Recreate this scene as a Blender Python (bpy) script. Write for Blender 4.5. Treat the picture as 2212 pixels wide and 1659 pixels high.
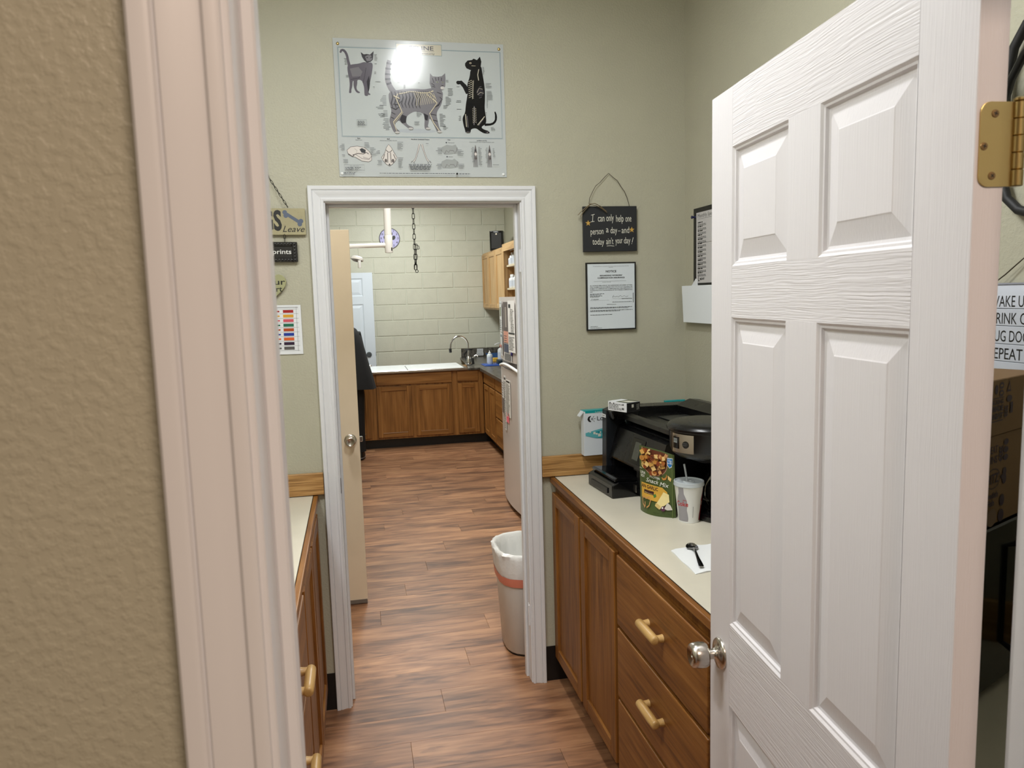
import bpy, bmesh, math, random
from mathutils import Matrix, Vector, Euler
R = math.radians
random.seed(7)
scn = bpy.context.scene
for o in list(bpy.data.objects): bpy.data.objects.remove(o)
COL = scn.collection

# ---------------------------------------------------------------- camera
cam_d = bpy.data.cameras.new('camera'); cam = bpy.data.objects.new('camera', cam_d); COL.objects.link(cam)
cam_d.sensor_width = 36; cam_d.lens = 36 * 1624.5 / 2212; cam_d.clip_start = .02; cam_d.clip_end = 100
A, B, C = .20308, .11683, -.02795            # yaw to the right, pitch down, roll
_M = Matrix(((1,0,0),(0,0,-1),(0,1,0)))
_Ry = Matrix(((math.cos(A),0,-math.sin(A)),(0,1,0),(math.sin(A),0,math.cos(A))))
_Rx = Matrix(((1,0,0),(0,math.cos(B),-math.sin(B)),(0,math.sin(B),math.cos(B))))
_Rz = Matrix(((math.cos(C),-math.sin(C),0),(math.sin(C),math.cos(C),0),(0,0,1)))
_W = (_Rz @ _Rx @ _Ry @ _M).transposed()      # camera (right, down, forward) -> world
_W = _W @ Matrix(((1,0,0),(0,-1,0),(0,0,-1)))
cam.matrix_world = Matrix.Translation((0,0,1.66)) @ _W.to_4x4()
cam_d.dof.use_dof = True; cam_d.dof.focus_distance = 3.0; cam_d.dof.aperture_fstop = 12
scn.camera = cam

# ---------------------------------------------------------------- light and exposure
world = bpy.data.worlds.new('world'); scn.world = world; world.use_nodes = True
world.node_tree.nodes['Background'].inputs[0].default_value = (.9,.95,1,1)
world.node_tree.nodes['Background'].inputs[1].default_value = .05
vs = scn.view_settings
vs.view_transform = 'Standard'; vs.look = 'None'; vs.gamma = 1; vs.use_curve_mapping = False; vs.exposure = 0.0
def area(name, loc, sx, sy, power, col, rot=(0,0,0)):
    d = bpy.data.lights.new(name, 'AREA'); d.shape = 'RECTANGLE'; d.size = sx; d.size_y = sy; d.energy = power; d.color = col
    o = bpy.data.objects.new(name, d); COL.objects.link(o); o.location = loc; o.rotation_euler = rot
    return o
area('hall_ceiling_lamp', (.345,1.67,2.955), .12, .62, 25, (.97,.99,1))
area('hall_door_fill_light', (-.60,1.25,2.955), .2, .5, 23, (.98,.99,1))  # added fill light, no known fixture: brightens the upper part of the open door
area('tan_door_fill_light', (-.30,3.28,3.06), .3, .2, 15, (1,.97,.92))  # extra light put in only to brighten the face of the tan door
area('treatment_ceiling_lamp', (.55,6.3,3.06), .6, 1.2, 20, (.96,1,.97))
area('treatment_ceiling_lamp_near', (.5,4.75,3.06), .5, .9, 42, (1,.98,.93))
area('treatment_ceiling_lamp_far', (.55,8.35,3.06), .6, 1.2, 52, (.95,1,.99))
area('entry_ceiling_lamp', (.50,-1.0,2.955), .9, .9, 54, (1,.78,.63))

# ---------------------------------------------------------------- materials
MATS = {}
def lin(c):
    return tuple(((v/255)/12.92 if v/255 <= .04045 else ((v/255+.055)/1.055)**2.4) for v in c) + (1,)
def mat(name, rgb, rough=.5, metal=0, spec=.5, coat=0, bump=None, vary=0, trans=0, emit=0, alpha=1, vscale=9):
    if name in MATS: return MATS[name]
    m = bpy.data.materials.new(name); m.use_nodes = True; MATS[name] = m
    nt = m.node_tree; p = nt.nodes['Principled BSDF']
    p.inputs['Base Color'].default_value = lin(rgb); p.inputs['Roughness'].default_value = rough
    p.inputs['Metallic'].default_value = metal; p.inputs['Specular IOR Level'].default_value = spec
    p.inputs['Coat Weight'].default_value = coat; p.inputs['Transmission Weight'].default_value = trans
    if alpha < 1: p.inputs['Alpha'].default_value = alpha
    if emit:
        p.inputs['Emission Color'].default_value = lin(rgb); p.inputs['Emission Strength'].default_value = emit
    co = nt.nodes.new('ShaderNodeNewGeometry')
    n = nt.nodes.new('ShaderNodeTexNoise'); n.inputs['Scale'].default_value = vscale; n.inputs['Detail'].default_value = 4
    nt.links.new(co.outputs['Position'], n.inputs['Vector'])
    r = nt.nodes.new('ShaderNodeMapRange'); r.inputs['To Min'].default_value = max(.03, rough-.06); r.inputs['To Max'].default_value = min(1, rough+.06)
    nt.links.new(n.outputs['Fac'], r.inputs['Value']); nt.links.new(r.outputs['Result'], p.inputs['Roughness'])
    if vary:
        h = nt.nodes.new('ShaderNodeHueSaturation'); h.inputs['Color'].default_value = lin(rgb)
        r2 = nt.nodes.new('ShaderNodeMapRange'); r2.inputs['From Min'].default_value = .3; r2.inputs['From Max'].default_value = .7
        r2.inputs['To Min'].default_value = 1-vary; r2.inputs['To Max'].default_value = 1+vary
        nt.links.new(n.outputs['Fac'], r2.inputs['Value']); nt.links.new(r2.outputs['Result'], h.inputs['Value'])
        nt.links.new(h.outputs['Color'], p.inputs['Base Color'])
    if bump:
        sc, st, ds = bump[:3]
        n2 = nt.nodes.new('ShaderNodeTexNoise'); n2.inputs['Scale'].default_value = sc; n2.inputs['Detail'].default_value = 3
        nt.links.new(co.outputs['Position'], n2.inputs['Vector'])
        b = nt.nodes.new('ShaderNodeBump'); b.inputs['Strength'].default_value = st; b.inputs['Distance'].default_value = ds
        src = n2.outputs['Fac']
        if len(bump) > 3:
            cr = nt.nodes.new('ShaderNodeMapRange'); cr.inputs['From Min'].default_value = .42; cr.inputs['From Max'].default_value = .62
            nt.links.new(src, cr.inputs['Value']); src = cr.outputs['Result']
        nt.links.new(src, b.inputs['Height']); nt.links.new(b.outputs['Normal'], p.inputs['Normal'])
    return m
def wood(name, dark, mid, light, axis, rough=.42, scale=1.0, streak=.5, bump=.12, rnd=0, ratio=1.0, knots=False):
    """grain runs along axis ('X','Y','Z'); colours only, fine relief through bump"""
    if name in MATS: return MATS[name]
    m = bpy.data.materials.new(name); m.use_nodes = True; MATS[name] = m
    nt = m.node_tree; p = nt.nodes['Principled BSDF']; L = nt.links.new
    g = nt.nodes.new('ShaderNodeNewGeometry'); oi = nt.nodes.new('ShaderNodeObjectInfo')
    mp = nt.nodes.new('ShaderNodeMapping')
    s = [55*scale]*3; s['XYZ'.index(axis)] = 2.2*scale*ratio; mp.inputs['Scale'].default_value = s
    add = nt.nodes.new('ShaderNodeVectorMath'); add.operation = 'ADD'
    mul = nt.nodes.new('ShaderNodeVectorMath'); mul.operation = 'SCALE'; mul.inputs['Scale'].default_value = 13.7
    comb = nt.nodes.new('ShaderNodeCombineXYZ'); L(oi.outputs['Random'], comb.inputs[0]); L(oi.outputs['Random'], comb.inputs[1]); L(oi.outputs['Random'], comb.inputs[2])
    L(comb.outputs[0], mul.inputs[0]); L(g.outputs['Position'], add.inputs[0]); L(mul.outputs[0], add.inputs[1]); L(add.outputs[0], mp.inputs['Vector'])
    n1 = nt.nodes.new('ShaderNodeTexNoise'); n1.inputs['Scale'].default_value = 1; n1.inputs['Detail'].default_value = 5; n1.inputs['Distortion'].default_value = .6
    L(mp.outputs[0], n1.inputs['Vector'])
    mp2 = nt.nodes.new('ShaderNodeMapping'); s2 = [11*scale]*3; s2['XYZ'.index(axis)] = .9*scale*ratio; mp2.inputs['Scale'].default_value = s2
    L(add.outputs[0], mp2.inputs['Vector'])
    n2 = nt.nodes.new('ShaderNodeTexNoise'); n2.inputs['Scale'].default_value = 1; n2.inputs['Detail'].default_value = 3; n2.inputs['Distortion'].default_value = 1.2
    L(mp2.outputs[0], n2.inputs['Vector'])
    mx = nt.nodes.new('ShaderNodeMix'); mx.inputs['Factor'].default_value = streak
    L(n1.outputs['Fac'], mx.inputs['A']); L(n2.outputs['Fac'], mx.inputs['B'])
    cr = nt.nodes.new('ShaderNodeValToRGB'); e = cr.color_ramp.elements
    e[0].position = .36; e[0].color = lin(dark); e[1].position = .66; e[1].color = lin(light)
    k = e.new(.5); k.color = lin(mid)
    L(mx.outputs['Result'], cr.inputs['Fac'])
    out = cr.outputs['Color']
    if knots:
        v = nt.nodes.new('ShaderNodeTexNoise'); v.inputs['Scale'].default_value = 1; v.inputs['Detail'].default_value = 4; v.inputs['Distortion'].default_value = 1.5
        mp3 = nt.nodes.new('ShaderNodeMapping'); s3 = [16]*3; s3['XYZ'.index(axis)] = 3.2; mp3.inputs['Scale'].default_value = s3; mp3.inputs['Location'].default_value = (3,8,1)
        L(add.outputs[0], mp3.inputs['Vector']); L(mp3.outputs[0], v.inputs['Vector'])
        rr = nt.nodes.new('ShaderNodeMapRange'); rr.inputs['From Min'].default_value = .55; rr.inputs['From Max'].default_value = .72; rr.inputs['To Max'].default_value = .62
        L(v.outputs['Fac'], rr.inputs['Value'])
        mk = nt.nodes.new('ShaderNodeMix'); mk.data_type = 'RGBA'; mk.blend_type = 'MIX'; mk.inputs['B'].default_value = lin((78,52,42))
        L(rr.outputs['Result'], mk.inputs['Factor']); L(out, mk.inputs['A']); out = mk.outputs['Result']
    if rnd:
        h = nt.nodes.new('ShaderNodeHueSaturation'); r = nt.nodes.new('ShaderNodeMapRange')
        r.inputs['To Min'].default_value = 1-rnd; r.inputs['To Max'].default_value = 1+rnd
        L(oi.outputs['Random'], r.inputs['Value']); L(r.outputs['Result'], h.inputs['Value']); L(out, h.inputs['Color']); out = h.outputs['Color']
    L(out, p.inputs['Base Color']); p.inputs['Roughness'].default_value = rough
    b = nt.nodes.new('ShaderNodeBump'); b.inputs['Strength'].default_value = bump; b.inputs['Distance'].default_value = .002
    L(n1.outputs['Fac'], b.inputs['Height']); L(b.outputs['Normal'], p.inputs['Normal'])
    return m
def grainpaint(name, rgb, axis, rough=.36, strength=.35):
    """white paint over a moulded wood-grain skin; axis = grain direction; object coordinates"""
    m = bpy.data.materials.new(name); m.use_nodes = True; MATS[name] = m
    nt = m.node_tree; p = nt.nodes['Principled BSDF']; L = nt.links.new
    p.inputs['Base Color'].default_value = lin(rgb); p.inputs['Roughness'].default_value = rough
    tc = nt.nodes.new('ShaderNodeTexCoord'); mp = nt.nodes.new('ShaderNodeMapping')
    s = [420]*3; s['XYZ'.index(axis)] = 5; mp.inputs['Scale'].default_value = s
    L(tc.outputs['Object'], mp.inputs['Vector'])
    nd = nt.nodes.new('ShaderNodeTexNoise'); nd.inputs['Scale'].default_value = 5
    L(tc.outputs['Object'], nd.inputs['Vector'])
    mm = nt.nodes.new('ShaderNodeVectorMath'); mm.operation = 'SCALE'; mm.inputs['Scale'].default_value = 5
    L(nd.outputs['Color'], mm.inputs[0])
    ad = nt.nodes.new('ShaderNodeVectorMath'); ad.operation = 'ADD'; L(mp.outputs[0], ad.inputs[0]); L(mm.outputs[0], ad.inputs[1])
    n = nt.nodes.new('ShaderNodeTexNoise'); n.inputs['Scale'].default_value = 1; n.inputs['Detail'].default_value = 2; L(ad.outputs[0], n.inputs['Vector'])
    b = nt.nodes.new('ShaderNodeBump'); b.inputs['Strength'].default_value = strength; b.inputs['Distance'].default_value = .0012
    L(n.outputs['Fac'], b.inputs['Height']); L(b.outputs['Normal'], p.inputs['Normal'])
    return m

M_wall = mat('sage_wall_paint', (178,175,156), .42, bump=(130,.38,.0010,1), vary=.015)
M_ceil = mat('ceiling_paint', (214,214,206), .8, bump=(60,.3,.003))
M_block = mat('block_wall_paint', (201,200,184), .42, bump=(75,.45,.003), vary=.03)
M_mortar = mat('mortar_paint', (214,215,200), .5, bump=(120,.3,.002))
M_trim = mat('white_trim_paint', (221,222,225), .34)
M_tandoor = mat('tan_door_paint', (238,222,198), .4, bump=(200,.08,.001), vary=.02)
M_black = mat('black_vinyl', (16,16,17), .4)
M_blackp = mat('black_plastic', (12,12,13), .28, bump=(400,.05,.0005))
M_blackg = mat('gloss_black_plastic', (11,11,12), .08)
M_darkp = mat('dark_grey_plastic', (30,32,34), .3)
M_steel = mat('brushed_steel', (196,190,182), .24, 1)
M_chrome = mat('chrome', (215,215,215), .08, 1)
M_brass = mat('antique_brass', (200,176,118), .33, 1, bump=(150,.05,.001))
M_white = mat('white_plastic', (228,230,230), .35)
M_paper = mat('white_paper', (226,229,232), .55, bump=(60,.08,.001))
M_gloss = mat('glossy_poster_paper', (186,191,192), .15, spec=.32, coat=.12, bump=(5,.05,.01))
M_lam = mat('beige_speckled_laminate', (208,202,186), .38, bump=(300,.04,.0005), vary=.03)
M_dlam = mat('dark_stone_laminate', (84,80,74), .3, vary=.75, vscale=34)
M_wire = mat('rusty_wire', (58,46,34), .5, .5)
M_iron = mat('blackened_iron', (26,24,23), .4, .7)
M_twine = mat('tan_twine', (128,112,84), .9)
OAK = ((112,72,30),(146,98,46),(170,120,64))
OAKD = ((98,58,20),(130,82,32),(150,102,48))
M_oz = wood('oak_vertical', *OAKD, 'Z', scale=1.7, bump=.3); M_oy = wood('oak_along_hall', *OAKD, 'Y', scale=1.7, bump=.3); M_ox = wood('oak_across', *OAKD, 'X', scale=1.7, bump=.3)
M_fz = wood('golden_oak_vertical', *OAK, 'Z'); M_fy = wood('golden_oak_along', *OAK, 'Y'); M_fx = wood('golden_oak_across', *OAK, 'X')
M_lz = wood('light_oak_vertical', *((160,120,74),(190,152,102),(208,174,124)), 'Z'); M_ly = wood('light_oak_along', *((160,120,74),(190,152,102),(208,174,124)), 'Y')
M_bs = wood('oak_backsplash', *((132,94,50),(172,128,74),(196,154,98)), 'X', scale=3.2, streak=.08, bump=.4, ratio=.7)
M_bsy = wood('oak_backsplash_side', *((150,108,58),(184,140,84),(204,162,104)), 'Y')
M_pull = wood('maple_pull', *((164,128,74),(188,152,94),(206,172,114)), 'Y', rough=.35)
M_plank = wood('plank_floor', *((98,66,46),(144,102,72),(174,130,94)), 'X', rough=.42, scale=.75, streak=.62, bump=.06, rnd=.19, knots=True, ratio=2.6)
M_gap = mat('plank_joint', (60,40,32), .7)

# ---------------------------------------------------------------- object helpers
LOCK = {}
def link(o, parent=None):
    COL.objects.link(o)
    if parent: o.parent = parent
    return o
def tag(o, label=None, cat=None, group=None, kind=None):
    if label: o['label'] = label
    if cat: o['category'] = cat
    if group: o['group'] = group
    if kind: o['kind'] = kind
    return o
INV = {}
def thing(name, label, cat, loc=(0,0,0), rz=0, group=None, kind=None):
    o = bpy.data.objects.new(name, None); COL.objects.link(o)
    o.empty_display_size = .05; o.location = loc; o.rotation_euler = (0,0,rz)
    INV[o.name] = (Matrix.Translation(loc) @ Matrix.Rotation(rz,4,'Z')).inverted()
    return tag(o, label, cat, group, kind)
def finish(bm, name, mats, smooth=None):
    me = bpy.data.meshes.new(name)
    bm.normal_update(); bm.to_mesh(me); bm.free()
    for m in (mats if isinstance(mats, (list,tuple)) else [mats]): me.materials.append(m)
    if smooth is not None:
        for f in me.polygons: f.use_smooth = True
        me.set_sharp_from_angle(angle=R(smooth))
    return me
def part(name, bm, m, parent, smooth=None, label=None, kind=None):
    """a part authored in world coordinates; keeps its place under its thing (or part)"""
    root = parent
    while root.parent: root = root.parent
    if root.name in INV: bm.transform(INV[root.name])
    o = bpy.data.objects.new(name, finish(bm, name, m, smooth)); link(o, parent)
    if label: o['label'] = label
    if kind: o['kind'] = kind
    return o
def single(name, bm, m, label=None, cat=None, group=None, kind=None, smooth=None):
    """a thing that is one mesh; origin moved to its base"""
    if kind == 'structure' or not bm.verts: c = Vector((0,0,0))
    else:
        xs = [v.co.x for v in bm.verts]; ys = [v.co.y for v in bm.verts]; zs = [v.co.z for v in bm.verts]
        c = Vector(((min(xs)+max(xs))/2, (min(ys)+max(ys))/2, min(zs)))
        bm.transform(Matrix.Translation(-c))
    o = bpy.data.objects.new(name, finish(bm, name, m, smooth)); link(o); o.location = c
    if c.length: INV[o.name] = Matrix.Translation(c).inverted()
    return tag(o, label, cat, group, kind)
def NB(): return bmesh.new()
I4 = Matrix.Identity(4)
def fr(o, x, y, z=None):
    """frame matrix from origin, local x and y directions"""
    x = Vector(x).normalized(); y = Vector(y).normalized(); z = Vector(z).normalized() if z else x.cross(y)
    return Matrix(((x.x,y.x,z.x,o[0]),(x.y,y.y,z.y,o[1]),(x.z,y.z,z.z,o[2]),(0,0,0,1)))
def box(bm, x0,x1,y0,y1,z0,z1, bev=0, M=I4, seg=1, mi=0):
    co = [(x,y,z) for x in (x0,x1) for y in (y0,y1) for z in (z0,z1)]
    vs = [bm.verts.new(M @ Vector(c)) for c in co]
    fs = [bm.faces.new([vs[i] for i in q]) for q in ((0,1,3,2),(4,6,7,5),(0,4,5,1),(2,3,7,6),(0,2,6,4),(1,5,7,3))]
    if M.to_3x3().determinant() < 0:
        for f in fs: f.normal_flip()
    for f in fs: f.material_index = mi
    if bev:
        es = list({e for f in fs for e in f.edges})
        r = bmesh.ops.bevel(bm, geom=es, offset=bev, segments=seg, affect='EDGES', profile=.5)
        for f in r['faces']: f.material_index = mi
    return bm
def lathe(bm, prof, M=I4, n=24, a0=0, a1=2*math.pi, mi=0, caps=True):
    """prof: list of (r, z), revolved about local z"""
    full = abs(a1-a0-2*math.pi) < 1e-6
    k = n if full else n+1; rings = []
    for r, z in prof:
        if r < 1e-6: rings.append([bm.verts.new(M @ Vector((0,0,z)))])
        else: rings.append([bm.verts.new(M @ Vector((r*math.cos(a0+(a1-a0)*i/n), r*math.sin(a0+(a1-a0)*i/n), z))) for i in range(k)])
    for a, b in zip(rings, rings[1:]):
        for i in range(n):
            j = (i+1) % k
            if len(a) == 1 and len(b) == 1: continue
            if len(a) == 1: f = bm.faces.new((a[0], b[j], b[i]))
            elif len(b) == 1: f = bm.faces.new((a[i], a[j], b[0]))
            else: f = bm.faces.new((a[i], a[j], b[j], b[i]))
            f.material_index = mi
    if caps and full:
        if len(rings[0]) > 2: bm.faces.new(rings[0][::-1]).material_index = mi
        if len(rings[-1]) > 2: bm.faces.new(rings[-1]).material_index = mi
    return bm
def tube(bm, pts, r, n=8, closed=False, mi=0, sx=1, sy=1):
    """round bar along points; r may be a list"""
    pts = [Vector(p) for p in pts]; k = len(pts); rings = []; up = None
    for i, p in enumerate(pts):
        a = pts[(i-1) % k] if closed else pts[max(i-1,0)]; b = pts[(i+1) % k] if closed else pts[min(i+1,k-1)]
        t = (b-a).normalized()
        if up is None: up = Vector((0,0,1)) if abs(t.z) < .9 else Vector((1,0,0))
        s = t.cross(up).normalized(); up = s.cross(t).normalized()
        rr = r[i] if isinstance(r,(list,tuple)) else r
        rings.append([bm.verts.new(p + s*math.cos(2*math.pi*j/n)*rr*sx + up*math.sin(2*math.pi*j/n)*rr*sy) for j in range(n)])
    for i in range(k if closed else k-1):
        a, b = rings[i], rings[(i+1) % k]
        for j in range(n):
            f = bm.faces.new((a[j], a[(j+1)%n], b[(j+1)%n], b[j])); f.material_index = mi
    if not closed:
        bm.faces.new(rings[0][::-1]).material_index = mi; bm.faces.new(rings[-1]).material_index = mi
    return bm
def prism(bm, pts, z0, z1, M=I4, mi=0, bev=0):
    """polygon in local xy between z0 and z1"""
    a = [bm.verts.new(M @ Vector((x,y,z0))) for x,y in pts]; b = [bm.verts.new(M @ Vector((x,y,z1))) for x,y in pts]
    n = len(pts); fs = [bm.faces.new((a[i],a[(i+1)%n],b[(i+1)%n],b[i])) for i in range(n)]
    fs += [bm.faces.new(a[::-1]), bm.faces.new(b)]
    for f in fs: f.material_index = mi
    if bev:
        es = list({e for f in fs[-2:] for e in f.edges})
        bmesh.ops.bevel(bm, geom=es, offset=bev, segments=2, affect='EDGES', profile=.5)
    return bm
def rrect(x0,x1,y0,y1,r,n=5):
    out = []
    for cx,cy,a in ((x1-r,y1-r,0),(x0+r,y1-r,90),(x0+r,y0+r,180),(x1-r,y0+r,270)):
        for i in range(n+1):
            t = R(a+90*i/n); out.append((cx+r*math.cos(t), cy+r*math.sin(t)))
    return out
def copy_tree(o, parent=None):
    c = o.copy(); COL.objects.link(c)
    if parent: c.parent = parent
    for ch in list(o.children): copy_tree(ch, c)
    return c

# ---- flat print: polygons, strokes and lettering laid on a surface through a mapping function
_T = {}
def glyphs(s, bold=0, shear=0, space=1.0):
    key = (s,bold,shear,space)
    if key in _T: return _T[key]
    cu = bpy.data.curves.new('t','FONT'); cu.body = s; cu.offset = bold; cu.shear = shear; cu.space_character = space; cu.resolution_u = 3; cu.fill_mode = 'FRONT'
    ob = bpy.data.objects.new('t', cu); COL.objects.link(ob)
    dg = bpy.context.evaluated_depsgraph_get(); me = bpy.data.meshes.new_from_object(ob.evaluated_get(dg))
    v = [(p.co.x,p.co.y) for p in me.vertices]; f = [tuple(q.vertices) for q in me.polygons]
    bpy.data.objects.remove(ob); bpy.data.curves.remove(cu); bpy.data.meshes.remove(me)
    _T[key] = (v,f); return v,f
class Print:
    def __init__(s, f, step=.00025, fine=0):
        s.g = f; s.fine = fine; s.f = (lambda x,y,h: Vector((x,y,h))) if fine else f; s.bm = NB(); s.mats = []; s.h = step; s.step = step*.2
    def mi(s, m):
        if m not in s.mats: s.mats.append(m)
        return s.mats.index(m)
    def poly(s, pts, m, h=None):
        if h is None: s.h += s.step; h = s.h
        vs = [s.bm.verts.new(s.f(x,y,h)) for x,y in pts]
        f = s.bm.faces.new(vs); f.material_index = s.mi(m)
        if len(pts) > 4: f.normal_update(); bmesh.ops.triangulate(s.bm, faces=[f])
    def rect(s, x0,x1,y0,y1,m,n=1):
        s.h += s.step
        for i in range(n):
            a = x0+(x1-x0)*i/n; b = x0+(x1-x0)*(i+1)/n
            s.poly([(a,y0),(b,y0),(b,y1),(a,y1)], m, s.h)
    def grid(s, x0,x1,y0,y1,m,nx,ny):
        s.h += s.step
        for j in range(ny):
            for i in range(nx):
                a=x0+(x1-x0)*i/nx; b=x0+(x1-x0)*(i+1)/nx; c=y0+(y1-y0)*j/ny; d=y0+(y1-y0)*(j+1)/ny
                s.poly([(a,c),(b,c),(b,d),(a,d)], m, s.h)
    def line(s, pts, w, m, closed=False):
        s.h += s.step*.5; n = len(pts); ws = w if isinstance(w,(list,tuple)) else [w]*n
        L = []
        for i in range(n):
            a = pts[(i-1)%n] if closed else pts[max(i-1,0)]; b = pts[(i+1)%n] if closed else pts[min(i+1,n-1)]
            dx,dy = b[0]-a[0], b[1]-a[1]; l = math.hypot(dx,dy) or 1
            nx,ny = -dy/l*ws[i]/2, dx/l*ws[i]/2; p = pts[i]; L.append(((p[0]+nx,p[1]+ny),(p[0]-nx,p[1]-ny)))
        for i in range(n if closed else n-1):
            a,b = L[i],L[(i+1)%n]; s.poly([a[0],a[1],b[1],b[0]], m, s.h)
    def disc(s, x,y,rx,ry,m,n=16,rot=0):
        c,q = math.cos(rot),math.sin(rot)
        s.poly([(x+rx*math.cos(t)*c-ry*math.sin(t)*q, y+rx*math.cos(t)*q+ry*math.sin(t)*c) for t in [2*math.pi*i/n for i in range(n)]], m)
    def text(s, t, x, y, h, m, w=None, al='L', bold=0, shear=0, rot=0, space=1.0):
        """h = capital height, w = total width if given"""
        v,f = glyphs(t,bold,shear,space); hv,_ = glyphs('H',bold); H = max(p[1] for p in hv)
        if not v: return
        k = h/H; x0 = min(p[0] for p in v); x1 = max(p[0] for p in v); kx = w/(x1-x0) if w else k; W = (x1-x0)*kx
        ox = {'L':0,'C':-W/2,'R':-W}[al]; s.h += s.step*.5; c,q = math.cos(rot),math.sin(rot)
        vs = []
        for px,py in v:
            a = (px-x0)*kx+ox; b = py*k; vs.append(s.bm.verts.new(s.f(x+a*c-b*q, y+a*q+b*c, s.h)))
        i = s.mi(m)
        for q_ in f:
            try: s.bm.faces.new([vs[j] for j in q_]).material_index = i
            except ValueError: pass
    def greek(s, x0,x1,y,h,m,rag=1.0):
        """a line of print too small to read: word-long dashes"""
        s.h += s.step*.2; x = x0; e = x0+(x1-x0)*rag
        while x < e:
            w = h*random.uniform(1.5,5.5); b = min(x+w,e); s.poly([(x,y),(b,y),(b,y+h*.75),(x,y+h*.75)], m, s.h); x = b+h*.8
    def build(s, name, parent, label=None, kind=None):
        if s.fine:                       # curved surface: cut long edges, then lay the print on it
            for _ in range(6):
                es = [e for e in s.bm.edges if (e.verts[0].co.xy-e.verts[1].co.xy).length > s.fine]
                if not es: break
                bmesh.ops.subdivide_edges(s.bm, edges=es, cuts=1, use_grid_fill=False)
                bmesh.ops.triangulate(s.bm, faces=[f for f in s.bm.faces if len(f.verts) > 4])
            bmesh.ops.triangulate(s.bm, faces=s.bm.faces)
            for v in s.bm.verts: v.co = s.g(*v.co)
        return part(name, s.bm, s.mats, parent, label=label, kind=kind)
def soft(pts, n=1, closed=True):
    for _ in range(n):
        q = []
        m = len(pts)
        for i in range(m if closed else m-1):
            a, b = pts[i], pts[(i+1)%m]; q += [(a[0]*.75+b[0]*.25, a[1]*.75+b[1]*.25), (a[0]*.25+b[0]*.75, a[1]*.25+b[1]*.75)]
        pts = q if closed else [pts[0]]+q+[pts[-1]]
    return pts
def plane_f(M): return lambda x,y,h: M @ Vector((x,y,h))
K = mat('black_ink', (22,22,24), .4); KG = mat('grey_ink', (92,92,94), .4); KW = mat('white_ink', (226,226,222), .5)
def ink(name, rgb, rough=.4): return mat('ink_'+name, rgb, rough)
# ================================================================ SETTING
def slab(name, *b, m=None, **k):
    return single(name, box(NB(), *b), m, kind='structure', **k)
# floor with its planks
fl = slab('floor', -2.4,2.6,-2.6,10.05,-.08,-.0045, m=M_gap)
PW, PL = .178, 1.22; meshes = {}; n = 0
for r in range(-4, 54):
    y0 = r*PW+.02; off = (r*.437 % 1)*PL
    if y0 < -.35: continue
    xa, xb = ((-.95,1.5) if y0 < 3.0 else (-.95,2.05))
    x = xa - off
    while x < xb:
        a, b = max(x, xa), min(x+PL, xb)
        if b-a > .03:
            L_ = round(b-a, 3)
            if L_ not in meshes:
                bm = box(NB(), 0,L_-.0007,0,PW-.0007,-.006,0, bev=.0005); meshes[L_] = finish(bm, 'plank', M_plank)
            o = bpy.data.objects.new('plank', meshes[L_]); link(o, fl); o.location = (a, y0, 0); n += 1
        x += PL
# ceilings
slab('ceiling', -2.4,2.6,-2.6,3.06,2.96,3.04, m=M_ceil)
single('ceiling_treatment_room', box(NB(), -1.0,2.1,3.06,10.05,3.065,3.15), M_ceil, kind='structure')
# hall side walls, the entry room around the photographer, walls beside both doorways
slab('wall_right', 1.38,1.5,.56,3.12,0,2.96, m=M_wall)
slab('wall_left', -.95,-.83,.68,3.0,0,2.96, m=M_wall)
def wall_with_door(name, x0,x1,xa,xb,zt,y0,y1,z1):
    bm = NB(); box(bm, x0,xa,y0,y1,0,z1); box(bm, xb,x1,y0,y1,0,z1); box(bm, xa,xb,y0,y1,zt,z1)
    return single(name, bm, M_wall, kind='structure')
wall_with_door('wall_front', -2.3,2.5, -.090,.731, 2.07, .56,.68, 2.96)
wall_with_door('wall_back', -.95,1.38, -.108,.690, 2.052, 3.0,3.12, 2.96+.1)
single('wall_entry_room', box(box(box(NB(), -2.4,-2.3,-2.6,.56,0,2.96), 2.5,2.6,-2.6,.56,0,2.96), -2.4,2.6,-2.7,-2.6,0,2.96), M_wall, kind='structure')
# treatment room
slab('wall_right_treatment_room', 2.0,2.12,3.12,9.9,0,3.065, m=M_wall)
slab('wall_left_treatment_room', -.98,-.86,3.12,9.9,0,3.065, m=M_wall)
wf = slab('wall_far', -1.0,2.12,9.903,10.03,0,3.065, m=M_mortar)
bmeshes = {}
def blk(L_, H_):
    k = (round(L_,3), round(H_,3))
    if k not in bmeshes:
        bm = NB(); box(bm, 0,k[0],-.006,.001,0,k[1], bev=.0045)
        bmeshes[k] = finish(bm, 'block', M_block)
    return bmeshes[k]
CH = .2015; J = .0085
for c in range(16):
    z = 2.590 - CH*(c-2); 
    if z < .1: break
    H_ = CH-J
    if z + CH > 3.06: H_ = 3.06-z
    off = (.888 if c % 2 == 0 else .6725) - .405*5
    if z > 3.05: continue
    x = off
    while x < 2.0:
        a = max(x+J/2, -.98); b = min(x+.405-J/2, 1.999)
        if b-a > .02:
            o = bpy.data.objects.new('block', blk(b-a, H_)); link(o, wf); o.location = (a, 9.903+random.uniform(-.0012,.0012), z+J/2)
        x += .405

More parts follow.
